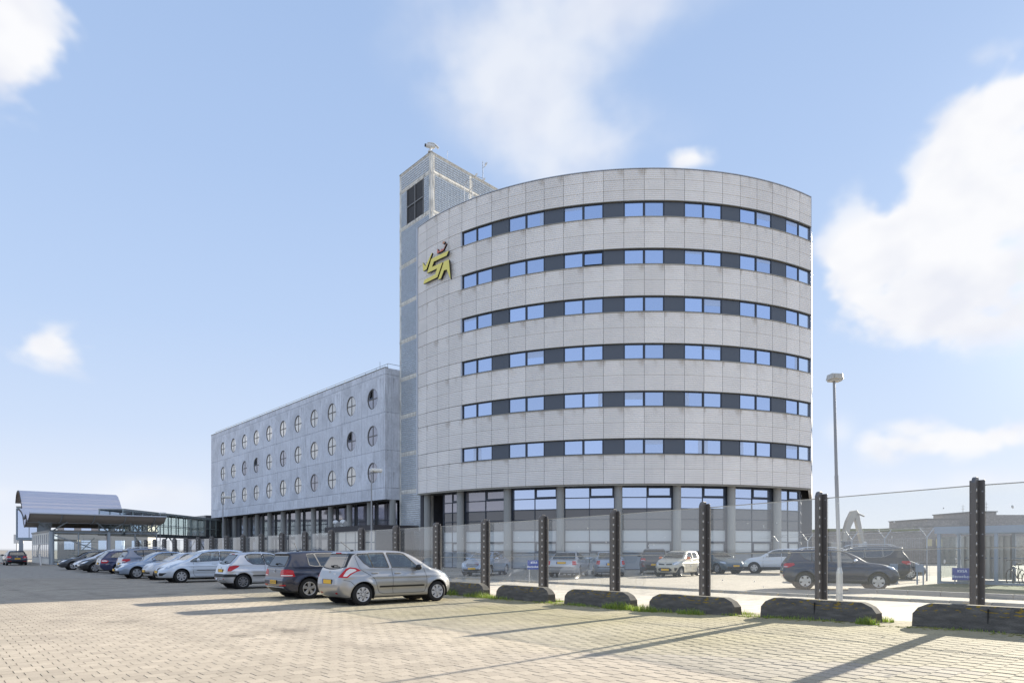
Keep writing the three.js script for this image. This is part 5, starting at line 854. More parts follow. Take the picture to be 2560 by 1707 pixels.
// Build one car as a thing. spec: outline and parts; look: colours; at: place of the middle of the car on the ground and heading.
const shapeCache = new Map();
function makeCar(name, label, spec, look, X, Z, dir) {
  const o = thing(name, label, 'car', X, Z, dir, rise(X, Z) * 0.4), s = spec, mid = s.L / 2, put = (nm, g, m, parent = o) => { const q = mesh(nm, g, m, parent); return q; };
  let parts = shapeCache.get(s);
  if (!parts) {
    const b = carShape(s), P = []; let rest = b.tri;
    const take = (nm, key, g, push) => { const [inn, out] = cut(b, rest, g); rest = out; if (inn.length) P.push([nm, key, toGeo(b, inn, push)]); return inn; };
    // wheel openings
    const arch = (x, y, z) => Math.min(...s.axles.map((a) => Math.hypot(x - a, y - s.wr) - s.wr - (s.archGap ?? 0.045))), [, kept] = cut(b, rest, (x, y, z) => Math.max(arch(x, y), b.W2 - 0.42 - Math.abs(z))); rest = kept;
    const fr = (x, z) => (s.L - x) - (b.W2 - Math.abs(z)), rr = (x, z) => x - (b.W2 - Math.abs(z));
    for (const q of s.win) for (const sg of [-1, 1]) { const f = roundPoly(q, 0.012), side = (x, y, z) => 0.33 - sg * z; take('side_window', s.tint && q.dark !== false && Math.min(...q.map((p) => p[0])) < mid - 0.15 ? 'tinted' : 'glass', (x, y, z) => Math.max(f(x, y), side(x, y, z)), -0.004); }
    const surround = s.win.map((q) => roundPoly(q, 0.035)); take('window_seal', s.chromeSeal ? 'satin' : 'trim', (x, y, z) => Math.max(Math.min(...surround.map((f) => f(x, y))), 0.33 - Math.abs(z)), 0.001);
    const trap = (v) => (x, y, z, nx) => { const t = clamp((y - v.y0) / (v.y1 - v.y0)); return Math.max(v.y0 - y + (v.bow ?? 0) * z * z, y - v.y1, Math.abs(z) - lerp(v.w0, v.w1, t), v.front ? v.x - x : x - v.x); };
    if (s.shield) take('windscreen', 'glass', trap({ ...s.shield, front: true }), -0.002);
    if (s.back) { take('rear_window', 'tinted', trap(s.back), -0.002); const wb = { ...s.back, y0: s.back.y0 - 0.03, y1: s.back.y1 + 0.02, w0: s.back.w0 + 0.06, w1: s.back.w1 + 0.05 }; take('window_seal', 'trim', trap(wb), 0.001); }
    for (const [nm, key, q, where, r = 0.008] of s.lamps ?? []) for (const sg of nm === 'bumper_strip' ? [0] : [-1, 1]) { const f = roundPoly(q, r); take(nm, key, (x, y, z) => Math.max(sg ? 0.1 - sg * z : -1, f(where === 'rear' ? rr(x, z) : fr(x, z), y), where === 'rear' ? x - 1.1 : s.L - 1.3 - x), 0.003); }
    for (const [nm, key, q, end] of s.faces ?? []) { const f = roundPoly(q, 0.006); take(nm, key, (x, y, z) => Math.max(f(Math.abs(z), y), end === 'rear' ? x - 0.5 : s.L - 0.6 - x), 0.002); }
    for (const [nm, key, q] of s.sides ?? []) { const f = roundPoly(q, 0.004); take(nm, key, (x, y, z) => Math.max(f(x, y), b.W2 - 0.3 - Math.abs(z)), 0.012); }
    if (s.roofColour) take('roof', 'roof', (x, y, z) => Math.max(s.roofColour - y, 0), 0.001);
    const low = take('under_trim', 'trim', (x, y) => y - (s.skirt ?? 0.235), 0);
    P.unshift(['body', 'paint', toGeo(b, rest)]);
    // wheel wells
    for (const a of s.axles) for (const sg of [-1, 1]) { const R = s.wr + (s.archGap ?? 0.045) + 0.01, w = new THREE.CylinderGeometry(R, R, 0.4, 32, 1, true, 0, Math.PI * 2).rotateX(Math.PI / 2).translate(a, s.wr, sg * (b.W2 - 0.245)), e = new THREE.CircleGeometry(R, 28).translate(a, s.wr, sg * (b.W2 - 0.44)); P.push(['wheel_arch', 'cabin', clipLow(merge([w, e]), b, s)]); }
    // thin dark seams drawn along the side, and door handles
    const zAt = (x, y) => { let lo = 0.2, hi = b.W2 + 0.1; for (let i = 0; i < 18; i++) { const m = (lo + hi) / 2; b.F(x, y, m) < 0 ? lo = m : hi = m; } return lo; };
    const seam = (pts, wd = 0.011) => { const c = new THREE.CatmullRomCurve3(pts.map((p) => new V3(p[0], p[1], 0)), false, 'catmullrom', 0.2), n = 26, pp = [[], []], gs = []; for (let i = 0; i <= n; i++) { const q = c.getPoint(i / n), t = c.getTangent(i / n); for (const [k, sg] of [[0, -1], [1, 1]]) { const x = q.x - t.y * wd / 2 * sg, y = q.y + t.x * wd / 2 * sg; pp[k].push([x, y, zAt(x, y) + 0.0025]); } } for (const sg of [-1, 1]) gs.push(quadGrid(n, 1, (u, v) => { const q = pp[Math.round(v)][Math.round(u * n)]; return [q[0], q[1], q[2] * sg]; })); return gs; };
    if (s.seams) P.push(['panel_gap', 'ink', merge(s.seams.flatMap((q) => seam(q)))]);
    for (const [hx, hy] of s.handles ?? []) for (const sg of [-1, 1]) P.push(['door_handle', s.handleKey ?? 'paint', rbox(0.2, 0.035, 0.035, 0.014, hx, hy, sg * (zAt(hx, hy) + 0.012))]);
    if (s.mirror) for (const sg of [-1, 1]) { const [mx, my] = s.mirror, zz = zAt(mx, my - 0.06); P.push(['mirror', s.mirrorKey ?? 'paint', merge([new THREE.SphereGeometry(0.12, 16, 12).scale(0.62, 0.68, 1.0).translate(mx, my, sg * (zz + 0.13)), rbox(0.06, 0.05, 0.12, 0.015, mx, my - 0.06, sg * (zz + 0.03))])]); }
    const xAt = (y, front, z = 0) => { let lo = front ? s.L * 0.6 : s.L * 0.4, hi = front ? s.L + 0.15 : -0.15; for (let i = 0; i < 20; i++) { const m = (lo + hi) / 2; b.F(m, y, z) < 0 ? lo = m : hi = m; } return lo; };
    parts = { P, b, xAt, zAt }; shapeCache.set(s, parts);
  }
  const K = { paint: look.paint, glass: GLASS.clear, tinted: GLASS.dark, trim: CM.trim, chrome: CM.chrome, red: CM.red, white: CM.whiteLens, lamp: CM.lamp, ink: CM.ink, cabin: CM.cabin, roof: look.roof ?? CM.trim, orange: CM.orange, grey: M.galv, satin: CM.satin };
  for (const [nm, key, g] of parts.P) put(nm, g, K[key]).position.x = -mid;
  // wheels
  const wk = JSON.stringify([s.wr, s.rim]); if (!wheelCache.has(wk)) wheelCache.set(wk, wheelParts(s.wr, s.rim)); const wp = wheelCache.get(wk);
  for (const a of s.axles) for (const sg of [-1, 1]) {
    const w = put('wheel', wp.tyre, CM.tyre); w.position.set(a - mid, s.wr - 0.005, sg * (s.W / 2 - 0.125)); if (sg < 0) w.rotation.y = Math.PI;
    mesh('rim', wp.rim, look.rim ?? CM.rim, w); mesh('brake_disc', wp.disc, CM.disc, w);
  }
  // cabin: floor tub, dashboard, seats with headrests
  const bl = parts.b.belt(mid), a0 = s.axles[0] + 0.05, sx = [s.cab[1] - 1.35, s.cab[0] + 0.55], seats = [];
  for (const [k, x] of sx.entries()) for (const z of k ? [-0.36, 0.36] : [-0.36, 0.36]) seats.push(rbox(0.14, 0.56, 0.46, 0.06, x - 0.1, bl - 0.13, z).rotateZ(0).translate(0, 0, 0), rbox(0.09, 0.17, 0.25, 0.04, x - 0.15, bl + 0.26, z));
  put('seat', seats, CM.seat).position.x = -mid;
  put('cabin', [box(s.cab[1] - s.cab[0], 0.04, s.W - 0.3, (s.cab[0] + s.cab[1]) / 2, 0.42, 0), rbox(0.5, 0.22, s.W - 0.4, 0.06, s.cab[1] - 0.32, bl - 0.1, 0), box(0.5, 0.03, s.W - 0.42, s.cab[0] + 0.3, bl - 0.06, 0), tube(Array.from({ length: 13 }, (_, i) => [s.cab[1] - 0.7 + 0.06 * Math.sin(i / 12 * 6.283), bl + 0.02 + 0.17 * Math.sin(i / 12 * 6.283), -0.36 + 0.18 * Math.cos(i / 12 * 6.283)]), 0.014, 20, 5)], CM.cabin).position.x = -mid;
  // number plates
  for (const [end, y, text, zOff = 0] of look.plates ?? []) {
    const f = end === 'front', x = parts.xAt(y, f) + (f ? 0.012 : -0.012), pl = put('number_plate', rbox(0.02, 0.13, 0.54, 0.008, x - mid, y, zOff), CM.trim);
    const face = new THREE.PlaneGeometry(0.52, 0.11).rotateY(f ? Math.PI / 2 : -Math.PI / 2).translate(x - mid + (f ? 0.0115 : -0.0115), y, zOff); mesh('plate_face', face, text ? plateFace(text) : plateBlank, pl);
  }
  for (const add of look.extra ?? []) add({ put, parts, s, mid, K });
  return o;
}
function clipLow(g) { const q = g.index ? g.toNonIndexed() : g, p = q.attributes.position, keep = [], n = q.attributes.normal, uv = q.attributes.uv; const P = [], Nn = [], U = []; for (let i = 0; i < p.count; i += 3) { if (Math.max(p.getY(i), p.getY(i + 1), p.getY(i + 2)) < 0.2) continue; for (let k = i; k < i + 3; k++) { P.push(p.getX(k), p.getY(k), p.getZ(k)); Nn.push(n.getX(k), n.getY(k), n.getZ(k)); U.push(0, 0); } } const r = new THREE.BufferGeometry(); r.setAttribute('position', new THREE.Float32BufferAttribute(P, 3)); r.setAttribute('normal', new THREE.Float32BufferAttribute(Nn, 3)); r.setAttribute('uv', new THREE.Float32BufferAttribute(U, 2)); return r; }
// small add-ons
const wiper = ({ put, parts, s, mid }) => { const y = s.back.y0 + 0.06, x = parts.xAt(y, false, 0.1) - 0.02; put('rear_wiper', [tube([[x - mid, y, 0.0], [x - mid - 0.015, y + 0.03, 0.16], [x - mid - 0.005, y + 0.015, 0.34]], 0.013, 12), new THREE.SphereGeometry(0.04, 12, 8).scale(0.6, 0.7, 1.6).translate(x - mid, y, -0.02)], CM.trim); };
const aerial = (x, tilt = 0.5) => ({ put, s, mid }) => put('aerial', [bar([x - mid, s.H - 0.02, 0], [x - mid - 0.24 * tilt * 1.6, s.H + 0.24, 0], 0.008, 6), rbox(0.09, 0.03, 0.05, 0.012, x - mid, s.H, 0)], CM.trim);
const brakeLight = ({ put, parts, s, mid }) => { const y = s.back.y1 + 0.035; put('brake_light', rbox(0.03, 0.03, 0.3, 0.01, parts.xAt(y, false) - mid - 0.004, y, 0), CM.red); };
const badge = (end, y, r = 0.05, kind = 'disc') => ({ put, parts, mid }) => { const f = end === 'front', x = parts.xAt(y, f) - mid + (f ? 0.008 : -0.008), g = [new THREE.TorusGeometry(r, r * 0.14, 6, 24)]; if (kind === 'star') for (let k = 0; k < 3; k++) g.push(bar([0, 0, 0], [r * Math.sin(k * 2.094), r * Math.cos(k * 2.094), 0], r * 0.12, 5)); else if (kind === 'ring') g.push(bar([-r * 0.5, r * 0.7, 0], [0, -r * 0.6, 0], r * 0.1, 5), bar([r * 0.5, r * 0.7, 0], [0, -r * 0.6, 0], r * 0.1, 5)); else g.push(cyl(r * 0.6, r * 0.6, 0.006, 0, 0, 0, 16).rotateX(Math.PI / 2)); put('badge', merge(g).rotateY(Math.PI / 2).translate(x, y, 0), CM.chrome); };
const roofRails = (x0, x1, mat) => ({ put, s, mid }) => { for (const sg of [-1, 1]) put('roof_rail', [tube([[x0 - mid, s.H - 0.06, sg * (s.roofW - 0.07)], [x0 + 0.18 - mid, s.H + 0.035, sg * (s.roofW - 0.07)], [(x0 + x1) / 2 - mid, s.H + 0.055, sg * (s.roofW - 0.07)], [x1 - 0.2 - mid, s.H + 0.02, sg * (s.roofW - 0.07)], [x1 - mid, s.H - 0.07, sg * (s.roofW - 0.07)]], 0.02, 30)], mat); };
const slats = (y0, y1, w, n, mat) => ({ put, parts, mid }) => put('grille_slat', Array.from({ length: n }, (_, i) => { const y = lerp(y0, y1, (i + 0.5) / n); return rbox(0.02, 0.016, w, 0.006, parts.xAt(y, true) - mid + 0.004, y, 0); }), mat);
// ------------------------------------------------------------------ car outlines
const CAR = {
  swift: {
    cell: 0.024, L: 3.85, W: 1.69, H: 1.50, wr: 0.305, axles: [0.66, 3.09], belt: [1.0, 0.97], roofW: 0.56, waist: 0.055, crease: 0.78, k: 0.12, cab: [0.5, 2.75], rearTaper: 0.17, frontTaper: 0.34, kFront: 0.14,
    top: [[0.14, 0.24], [0.04, 0.36], [0.0, 0.52], [0.015, 0.68], [0.05, 0.80], [0.10, 0.93], [0.18, 1.06], [0.27, 1.22], [0.34, 1.34], [0.36, 1.43], [0.52, 1.465], [0.95, 1.495], [1.5, 1.5], [1.95, 1.475], [2.25, 1.40], [2.55, 1.24], [2.82, 1.06], [2.95, 0.99], [3.25, 0.93], [3.52, 0.83], [3.70, 0.70], [3.80, 0.54], [3.83, 0.36], [3.76, 0.23]],
    win: [[[0.60, 1.37], [0.74, 1.17], [0.90, 1.055], [0.965, 1.05], [0.87, 1.385]], [[0.925, 1.39], [1.02, 1.05], [1.46, 1.035], [1.38, 1.405]], [[1.52, 1.405], [1.60, 1.035], [2.42, 1.015], [2.05, 1.37], [1.95, 1.395]]],
    shield: { x: 1.9, y0: 1.03, y1: 1.40, w0: 0.66, w1: 0.54 }, back: { x: 0.6, y0: 1.0, y1: 1.385, w0: 0.64, w1: 0.54, bow: 0.16 },
    lamps: [['tail_light_lens', 'white', [[-0.01, 0.805], [0.11, 0.80], [0.19, 0.87], [0.40, 0.955], [0.33, 0.985], [0.19, 0.995], [0.08, 0.93]], 'rear'], ['tail_light', 'red', [[-0.22, 0.775], [0.14, 0.768], [0.24, 0.85], [0.40, 0.925], [0.54, 0.95], [0.38, 1.015], [0.19, 1.035], [0.06, 1.0], [-0.06, 0.90]], 'rear'], ['headlight', 'lamp', [[-0.02, 0.62], [0.3, 0.70], [0.62, 0.90], [0.3, 0.88], [0.02, 0.76]], 'front'], ['reflector', 'red', [[-0.40, 0.315], [-0.28, 0.315], [-0.28, 0.35], [-0.40, 0.35]], 'rear', 0.004]],
    faces: [['plate_recess', 'grey', [[0, 0.575], [0.40, 0.585], [0.42, 0.66], [0.38, 0.715], [0, 0.715]], 'rear'], ['grille', 'trim', [[0, 0.35], [0.42, 0.35], [0.5, 0.48], [0, 0.5]], 'front']],
    sides: [['side_moulding', 'trim', [[1.16, 0.48], [1.16, 0.515], [2.62, 0.515], [2.62, 0.48]]]],
    seams: [[[0.62, 1.41], [0.50, 1.33], [0.58, 1.0], [0.80, 0.86], [1.0, 0.72], [1.10, 0.45], [1.16, 0.34], [1.3, 0.30], [1.62, 0.30]], [[1.56, 1.02], [1.58, 0.7], [1.58, 0.45], [1.60, 0.30]], [[1.62, 0.30], [2.2, 0.30], [2.62, 0.31], [2.70, 0.5], [2.70, 0.75], [2.62, 1.0]], [[0.12, 0.70], [0.3, 0.66], [0.42, 0.52]]],
    handles: [[0.86 + 0.16, 0.875], [1.74, 0.86]], mirror: [2.38, 1.02], mirrorKey: 'trim', rim: { n: 7, twin: 0.13, w: 0.028, flare: 0.75 }, skirt: 0.22,
  },
  golf: {
    cell: 0.028, L: 4.26, W: 1.79, H: 1.48, wr: 0.325, axles: [0.80, 3.42], belt: [1.0, 0.95], roofW: 0.58, crease: 0.80, cab: [0.55, 2.95], tint: true, chromeSeal: true, rearTaper: 0.13,
    top: [[0.16, 0.26], [0.03, 0.38], [0.0, 0.56], [0.03, 0.66], [0.045, 0.82], [0.085, 0.98], [0.19, 1.16], [0.27, 1.33], [0.22, 1.40], [0.42, 1.445], [0.95, 1.475], [1.6, 1.48], [2.1, 1.45], [2.45, 1.36], [2.75, 1.19], [3.02, 1.03], [3.15, 0.98], [3.55, 0.92], [3.95, 0.80], [4.15, 0.66], [4.23, 0.48], [4.22, 0.32], [4.12, 0.22]],
    win: [[[0.82, 1.36], [0.84, 1.06], [1.0, 1.03], [1.14, 1.03], [1.02, 1.375]], [[1.09, 1.38], [1.2, 1.025], [1.70, 1.015], [1.66, 1.39]], [[1.76, 1.39], [1.80, 1.01], [2.65, 0.995], [2.28, 1.335], [2.15, 1.37]]],
    shield: { x: 2.1, y0: 1.02, y1: 1.37, w0: 0.68, w1: 0.56 }, back: { x: 0.6, y0: 1.01, y1: 1.335, w0: 0.62, w1: 0.54, bow: 0.05 },
    lamps: [['tail_light_lens', 'white', [[-0.33, 0.715], [0.22, 0.72], [0.22, 0.745], [-0.33, 0.74]], 'rear', 0.003], ['tail_light', 'red', [[-0.36, 0.71], [0.3, 0.70], [0.22, 0.87], [0.05, 0.905], [-0.30, 0.90], [-0.38, 0.82]], 'rear'], ['headlight', 'lamp', [[-0.05, 0.62], [0.5, 0.72], [0.5, 0.78], [0, 0.75]], 'front'], ['reflector', 'red', [[-0.42, 0.40], [-0.02, 0.42], [-0.05, 0.45], [-0.42, 0.44]], 'rear', 0.003]],
    faces: [['grille', 'trim', [[0, 0.3], [0.6, 0.32], [0.6, 0.46], [0, 0.46]], 'front'], ['lower_valance', 'trim', [[0, 0.2], [0.66, 0.2], [0.6, 0.31], [0.4, 0.35], [0, 0.355]], 'rear']],
    seams: [[[0.82, 1.42], [0.78, 1.1], [0.86, 0.9], [1.2, 0.7], [1.28, 0.45], [1.36, 0.3], [1.74, 0.3]], [[1.73, 1.0], [1.74, 0.3]], [[1.74, 0.3], [2.8, 0.3], [2.95, 0.6], [2.9, 0.98]]], handles: [[1.32, 0.86], [2.06, 0.85]], mirror: [2.62, 1.02], rim: { n: 5, twin: 0.17, w: 0.026, flare: 0.8 }, skirt: 0.25,
  },
  p206: {
    cell: 0.03, L: 3.83, W: 1.65, H: 1.43, wr: 0.295, axles: [0.66, 3.10], belt: [0.95, 0.88], roofW: 0.54, crease: 0.7, k: 0.13, cab: [0.45, 2.6], rearTaper: 0.2,
    top: [[0.16, 0.25], [0.03, 0.36], [0.0, 0.52], [0.06, 0.64], [0.09, 0.78], [0.16, 0.93], [0.34, 1.11], [0.50, 1.28], [0.56, 1.35], [0.8, 1.40], [1.2, 1.43], [1.65, 1.42], [2.0, 1.35], [2.35, 1.18], [2.68, 0.98], [2.82, 0.91], [3.2, 0.82], [3.55, 0.70], [3.75, 0.56], [3.81, 0.40], [3.72, 0.24]],
    win: [[[0.80, 1.25], [0.88, 1.10], [1.05, 0.985], [1.50, 0.965], [1.40, 1.325], [1.1, 1.33], [0.9, 1.31]], [[1.50, 1.325], [1.60, 0.96], [2.42, 0.93], [2.0, 1.25], [1.82, 1.315]]],
    shield: { x: 1.7, y0: 0.95, y1: 1.33, w0: 0.62, w1: 0.50 }, back: { x: 0.75, y0: 0.98, y1: 1.315, w0: 0.55, w1: 0.48, bow: 0.12 },
    lamps: [['tail_light', 'red', [[-0.04, 0.70], [0.12, 0.70], [0.42, 0.86], [0.46, 0.90], [0.30, 0.915], [0.02, 0.88], [-0.04, 0.78]], 'rear'], ['headlight', 'lamp', [[0, 0.56], [0.4, 0.64], [0.6, 0.78], [0.1, 0.70]], 'front'], ['bumper_strip', 'trim', [[-0.9, 0.47], [0.36, 0.48], [0.42, 0.53], [0.36, 0.575], [-0.9, 0.58]], 'rear'], ['reflector', 'red', [[-0.36, 0.37], [-0.28, 0.37], [-0.28, 0.41], [-0.36, 0.41]], 'rear', 0.003]],
    sides: [['side_moulding', 'trim', [[1.02, 0.50], [1.02, 0.535], [2.5, 0.53], [2.5, 0.495]]]],
    seams: [[[1.5, 1.36], [1.52, 0.95], [1.50, 0.6], [1.56, 0.36], [1.75, 0.29], [2.5, 0.29], [2.66, 0.5], [2.6, 0.9]]], handles: [[1.74, 0.78]], handleKey: 'trim', mirror: [2.3, 0.99], rim: { n: 9, w: 0.026, flare: 0.8 }, skirt: 0.24,
  },
  altea: {
    cell: 0.03, L: 4.28, W: 1.77, H: 1.54, wr: 0.315, axles: [0.78, 3.36], belt: [1.03, 0.93], roofW: 0.58, crease: 0.78, k: 0.14, kFront: 0.16, cab: [0.5, 3.0], frontTaper: 0.4,
    top: [[0.16, 0.25], [0.03, 0.4], [0.02, 0.6], [0.10, 0.9], [0.24, 1.15], [0.42, 1.38], [0.6, 1.47], [1.1, 1.53], [1.7, 1.54], [2.2, 1.48], [2.6, 1.33], [2.95, 1.14], [3.2, 1.01], [3.5, 0.91], [3.85, 0.78], [4.1, 0.66], [4.22, 0.52], [4.26, 0.38], [4.16, 0.24]],
    win: [[[0.72, 1.37], [0.8, 1.13], [1.02, 1.06], [1.62, 1.04], [1.56, 1.42], [1.1, 1.42]], [[1.66, 1.42], [1.72, 1.03], [2.56, 1.0], [2.66, 1.12], [2.4, 1.33], [2.1, 1.40]], [[2.62, 0.995], [2.95, 0.985], [2.72, 1.12]]],
    shield: { x: 2.1, y0: 1.03, y1: 1.44, w0: 0.68, w1: 0.56 }, back: { x: 0.75, y0: 1.05, y1: 1.42, w0: 0.58, w1: 0.5, bow: 0.08 },
    lamps: [['tail_light', 'red', [[-0.04, 0.88], [0.3, 0.9], [0.36, 1.02], [0.0, 1.0]], 'rear'], ['headlight_bulb', 'white', [[0.16, 0.705], [0.26, 0.72], [0.25, 0.78], [0.15, 0.76]], 'front', 0.01], ['headlight', 'lampdark', [[-0.06, 0.64], [0.3, 0.69], [0.55, 0.80], [0.62, 0.86], [0.3, 0.83], [0.02, 0.75]], 'front', 0.01]],
    faces: [['grille', 'trim', [[0, 0.56], [0.16, 0.60], [0.26, 0.70], [0.20, 0.74], [0, 0.66]], 'front'], ['grille', 'trim', [[0, 0.3], [0.24, 0.31], [0.28, 0.47], [0, 0.47]], 'front'], ['fog_intake', 'trim', [[0.40, 0.32], [0.55, 0.33], [0.72, 0.45], [0.42, 0.46]], 'front']],
    sides: [['side_moulding', 'trim', [[1.0, 0.565], [1.0, 0.59], [2.72, 0.585], [2.72, 0.56]]]],
    seams: [[[1.66, 1.02], [1.68, 0.3]], [[0.8, 1.0], [1.1, 0.75], [1.2, 0.45], [1.3, 0.3], [1.68, 0.29], [2.75, 0.29], [2.85, 0.5], [2.84, 0.95]]], handles: [[1.9, 0.87], [1.1, 0.89]], mirror: [2.66, 1.05], rim: { n: 7, w: 0.045, flare: 0.7 }, skirt: 0.24,
  },
  sedan: {
    cell: 0.034, L: 4.55, W: 1.76, H: 1.42, wr: 0.315, axles: [0.98, 3.66], belt: [0.95, 0.91], roofW: 0.55, crease: 0.74, k: 0.12, kFront: 0.12, cab: [0.95, 3.1], frontTaper: 0.34, rearTaper: 0.16,
    top: [[0.16, 0.27], [0.03, 0.42], [0.0, 0.62], [0.03, 0.82], [0.1, 0.94], [0.5, 0.985], [0.75, 1.02], [1.05, 1.2], [1.35, 1.36], [1.75, 1.415], [2.2, 1.42], [2.55, 1.37], [2.9, 1.22], [3.2, 1.02], [3.34, 0.95], [3.8, 0.86], [4.2, 0.74], [4.42, 0.6], [4.51, 0.44], [4.44, 0.24]],
    win: [[[1.12, 1.16], [1.22, 1.03], [1.9, 0.995], [1.86, 1.33], [1.5, 1.31]], [[1.95, 1.335], [1.99, 0.99], [2.86, 0.97], [2.9, 1.03], [2.6, 1.25], [2.35, 1.32]]],
    shield: { x: 2.3, y0: 0.99, y1: 1.345, w0: 0.66, w1: 0.52 }, back: { x: 1.5, y0: 1.045, y1: 1.335, w0: 0.60, w1: 0.50 },
    lamps: [['tail_light', 'red', [[-0.22, 0.70], [0.2, 0.71], [0.18, 0.88], [-0.2, 0.89]], 'rear', 0.02], ['headlight', 'lamp', [[-0.22, 0.62], [0.12, 0.62], [0.42, 0.75], [0.1, 0.76], [-0.22, 0.73]], 'front', 0.012]],
    faces: [['grille', 'trim', [[0, 0.55], [0.36, 0.56], [0.40, 0.70], [0, 0.71]], 'front'], ['grille', 'trim', [[0, 0.28], [0.5, 0.28], [0.55, 0.4], [0, 0.4]], 'front'], ['bumper_strip', 'trim', [[0, 0.52], [0.75, 0.52], [0.75, 0.55], [0, 0.55]], 'rear']],
    seams: [[[1.93, 0.98], [1.94, 0.3]], [[1.2, 1.0], [1.3, 0.7], [1.42, 0.4], [1.5, 0.3], [1.94, 0.29], [2.95, 0.29], [3.08, 0.55], [3.0, 0.95]]], handles: [[1.52, 0.83], [2.22, 0.82]], mirror: [2.86, 1.0], rim: { n: 5, w: 0.075, flare: 0.8 }, skirt: 0.25,
  },
  suv: {
    cell: 0.034, L: 4.38, W: 1.84, H: 1.62, wr: 0.345, axles: [0.86, 3.50], belt: [1.10, 1.05], roofW: 0.62, crease: 0.86, k: 0.11, kFront: 0.12, cab: [0.6, 3.0], clear: 0.24, tint: true,
    top: [[0.16, 0.34], [0.03, 0.46], [0.0, 0.64], [0.03, 0.85], [0.07, 1.0], [0.16, 1.15], [0.32, 1.38], [0.30, 1.53], [0.6, 1.585], [1.2, 1.615], [1.8, 1.60], [2.3, 1.53], [2.7, 1.36], [3.02, 1.16], [3.2, 1.08], [3.7, 1.01], [4.1, 0.89], [4.28, 0.74], [4.35, 0.54], [4.26, 0.32]],
    win: [[[0.66, 1.44], [0.82, 1.26], [1.06, 1.15], [1.08, 1.49]], [[1.14, 1.49], [1.13, 1.135], [1.78, 1.12], [1.74, 1.50]], [[1.84, 1.5], [1.88, 1.115], [2.72, 1.09], [2.4, 1.4], [2.2, 1.47]]],
    shield: { x: 2.1, y0: 1.12, y1: 1.50, w0: 0.70, w1: 0.60 }, back: { x: 0.6, y0: 1.12, y1: 1.48, w0: 0.64, w1: 0.56 },
    lamps: [['tail_light_lens', 'white', [[-0.3, 0.84], [0.1, 0.86], [0.1, 0.88], [-0.3, 0.87]], 'rear', 0.003], ['tail_light', 'red', [[-0.34, 0.86], [0.1, 0.83], [0.36, 0.93], [0.32, 1.0], [-0.3, 0.985]], 'rear'], ['headlight', 'lamp', [[-0.22, 0.76], [0.2, 0.78], [0.46, 0.89], [0.1, 0.90], [-0.22, 0.86]], 'front'], ['reflector', 'red', [[-0.3, 0.5], [-0.12, 0.5], [-0.12, 0.53], [-0.3, 0.53]], 'rear', 0.003]],
    faces: [['grille', 'trim', [[0, 0.62], [0.40, 0.63], [0.44, 0.80], [0, 0.81]], 'front'], ['grille', 'trim', [[0, 0.34], [0.55, 0.34], [0.58, 0.48], [0, 0.48]], 'front']],
    seams: [[[1.82, 1.1], [1.82, 0.4]], [[1.1, 1.12], [1.2, 0.8], [1.34, 0.5], [1.4, 0.4], [1.82, 0.39], [2.85, 0.39], [2.95, 0.6], [2.92, 1.05]]], handles: [[1.36, 0.97], [2.08, 0.96]], mirror: [2.66, 1.14], rim: { n: 5, w: 0.07, flare: 1.0 }, skirt: 0.42, archGap: 0.06,
  },
  estate: {
    cell: 0.034, L: 4.86, W: 1.82, H: 1.49, wr: 0.325, axles: [1.05, 3.90], belt: [1.0, 0.95], roofW: 0.57, crease: 0.78, k: 0.12, cab: [0.6, 3.3], rearTaper: 0.16,
    top: [[0.16, 0.28], [0.03, 0.42], [0.0, 0.6], [0.05, 0.78], [0.10, 0.95], [0.32, 1.2], [0.55, 1.4], [0.75, 1.45], [1.4, 1.485], [2.0, 1.48], [2.5, 1.42], [2.9, 1.25], [3.25, 1.05], [3.45, 0.97], [4.0, 0.9], [4.5, 0.77], [4.74, 0.62], [4.82, 0.45], [4.74, 0.25]],
    win: [[[0.72, 1.20], [0.62, 1.06], [1.26, 1.04], [1.32, 1.36], [1.0, 1.34]], [[1.38, 1.365], [1.33, 1.04], [2.12, 1.03], [2.08, 1.39]], [[2.18, 1.39], [2.22, 1.03], [3.08, 1.0], [2.72, 1.26], [2.5, 1.36]]],
    shield: { x: 2.4, y0: 1.02, y1: 1.38, w0: 0.66, w1: 0.54 }, back: { x: 0.75, y0: 1.03, y1: 1.40, w0: 0.6, w1: 0.5 },
    lamps: [['tail_light_lens', 'white', [[-0.04, 0.80], [0.3, 0.79], [0.36, 0.82], [0.16, 0.86], [-0.04, 0.85]], 'rear'], ['tail_light', 'red', [[-0.08, 0.70], [0.32, 0.70], [0.42, 0.80], [0.2, 0.88], [-0.08, 0.87]], 'rear', 0.02], ['headlight', 'lamp', [[-0.1, 0.62], [0.3, 0.66], [0.4, 0.78], [0.0, 0.76]], 'front']],
    faces: [['grille', 'trim', [[0, 0.56], [0.4, 0.57], [0.44, 0.72], [0, 0.73]], 'front'], ['grille', 'trim', [[0, 0.3], [0.5, 0.3], [0.55, 0.42], [0, 0.42]], 'front']],
    sides: [['side_moulding', 'chrome', [[0.3, 0.605], [0.3, 0.625], [0.62, 0.625], [0.62, 0.605]]]],
    seams: [[[2.15, 1.0], [2.16, 0.3]], [[1.3, 1.02], [1.4, 0.75], [1.55, 0.4], [1.66, 0.3], [2.16, 0.29], [3.2, 0.29], [3.32, 0.5], [3.25, 0.97]]], handles: [[1.7, 0.86], [2.44, 0.85]], mirror: [3.04, 1.04], rim: { n: 10, w: 0.03, flare: 0.6 }, skirt: 0.25,
  },
  small: {
    cell: 0.034, L: 3.6, W: 1.6, H: 1.48, wr: 0.285, axles: [0.6, 3.0], belt: [1.0, 0.96], roofW: 0.54, crease: 0.75, k: 0.12, kFront: 0.12, cab: [0.4, 2.6], frontTaper: 0.3,
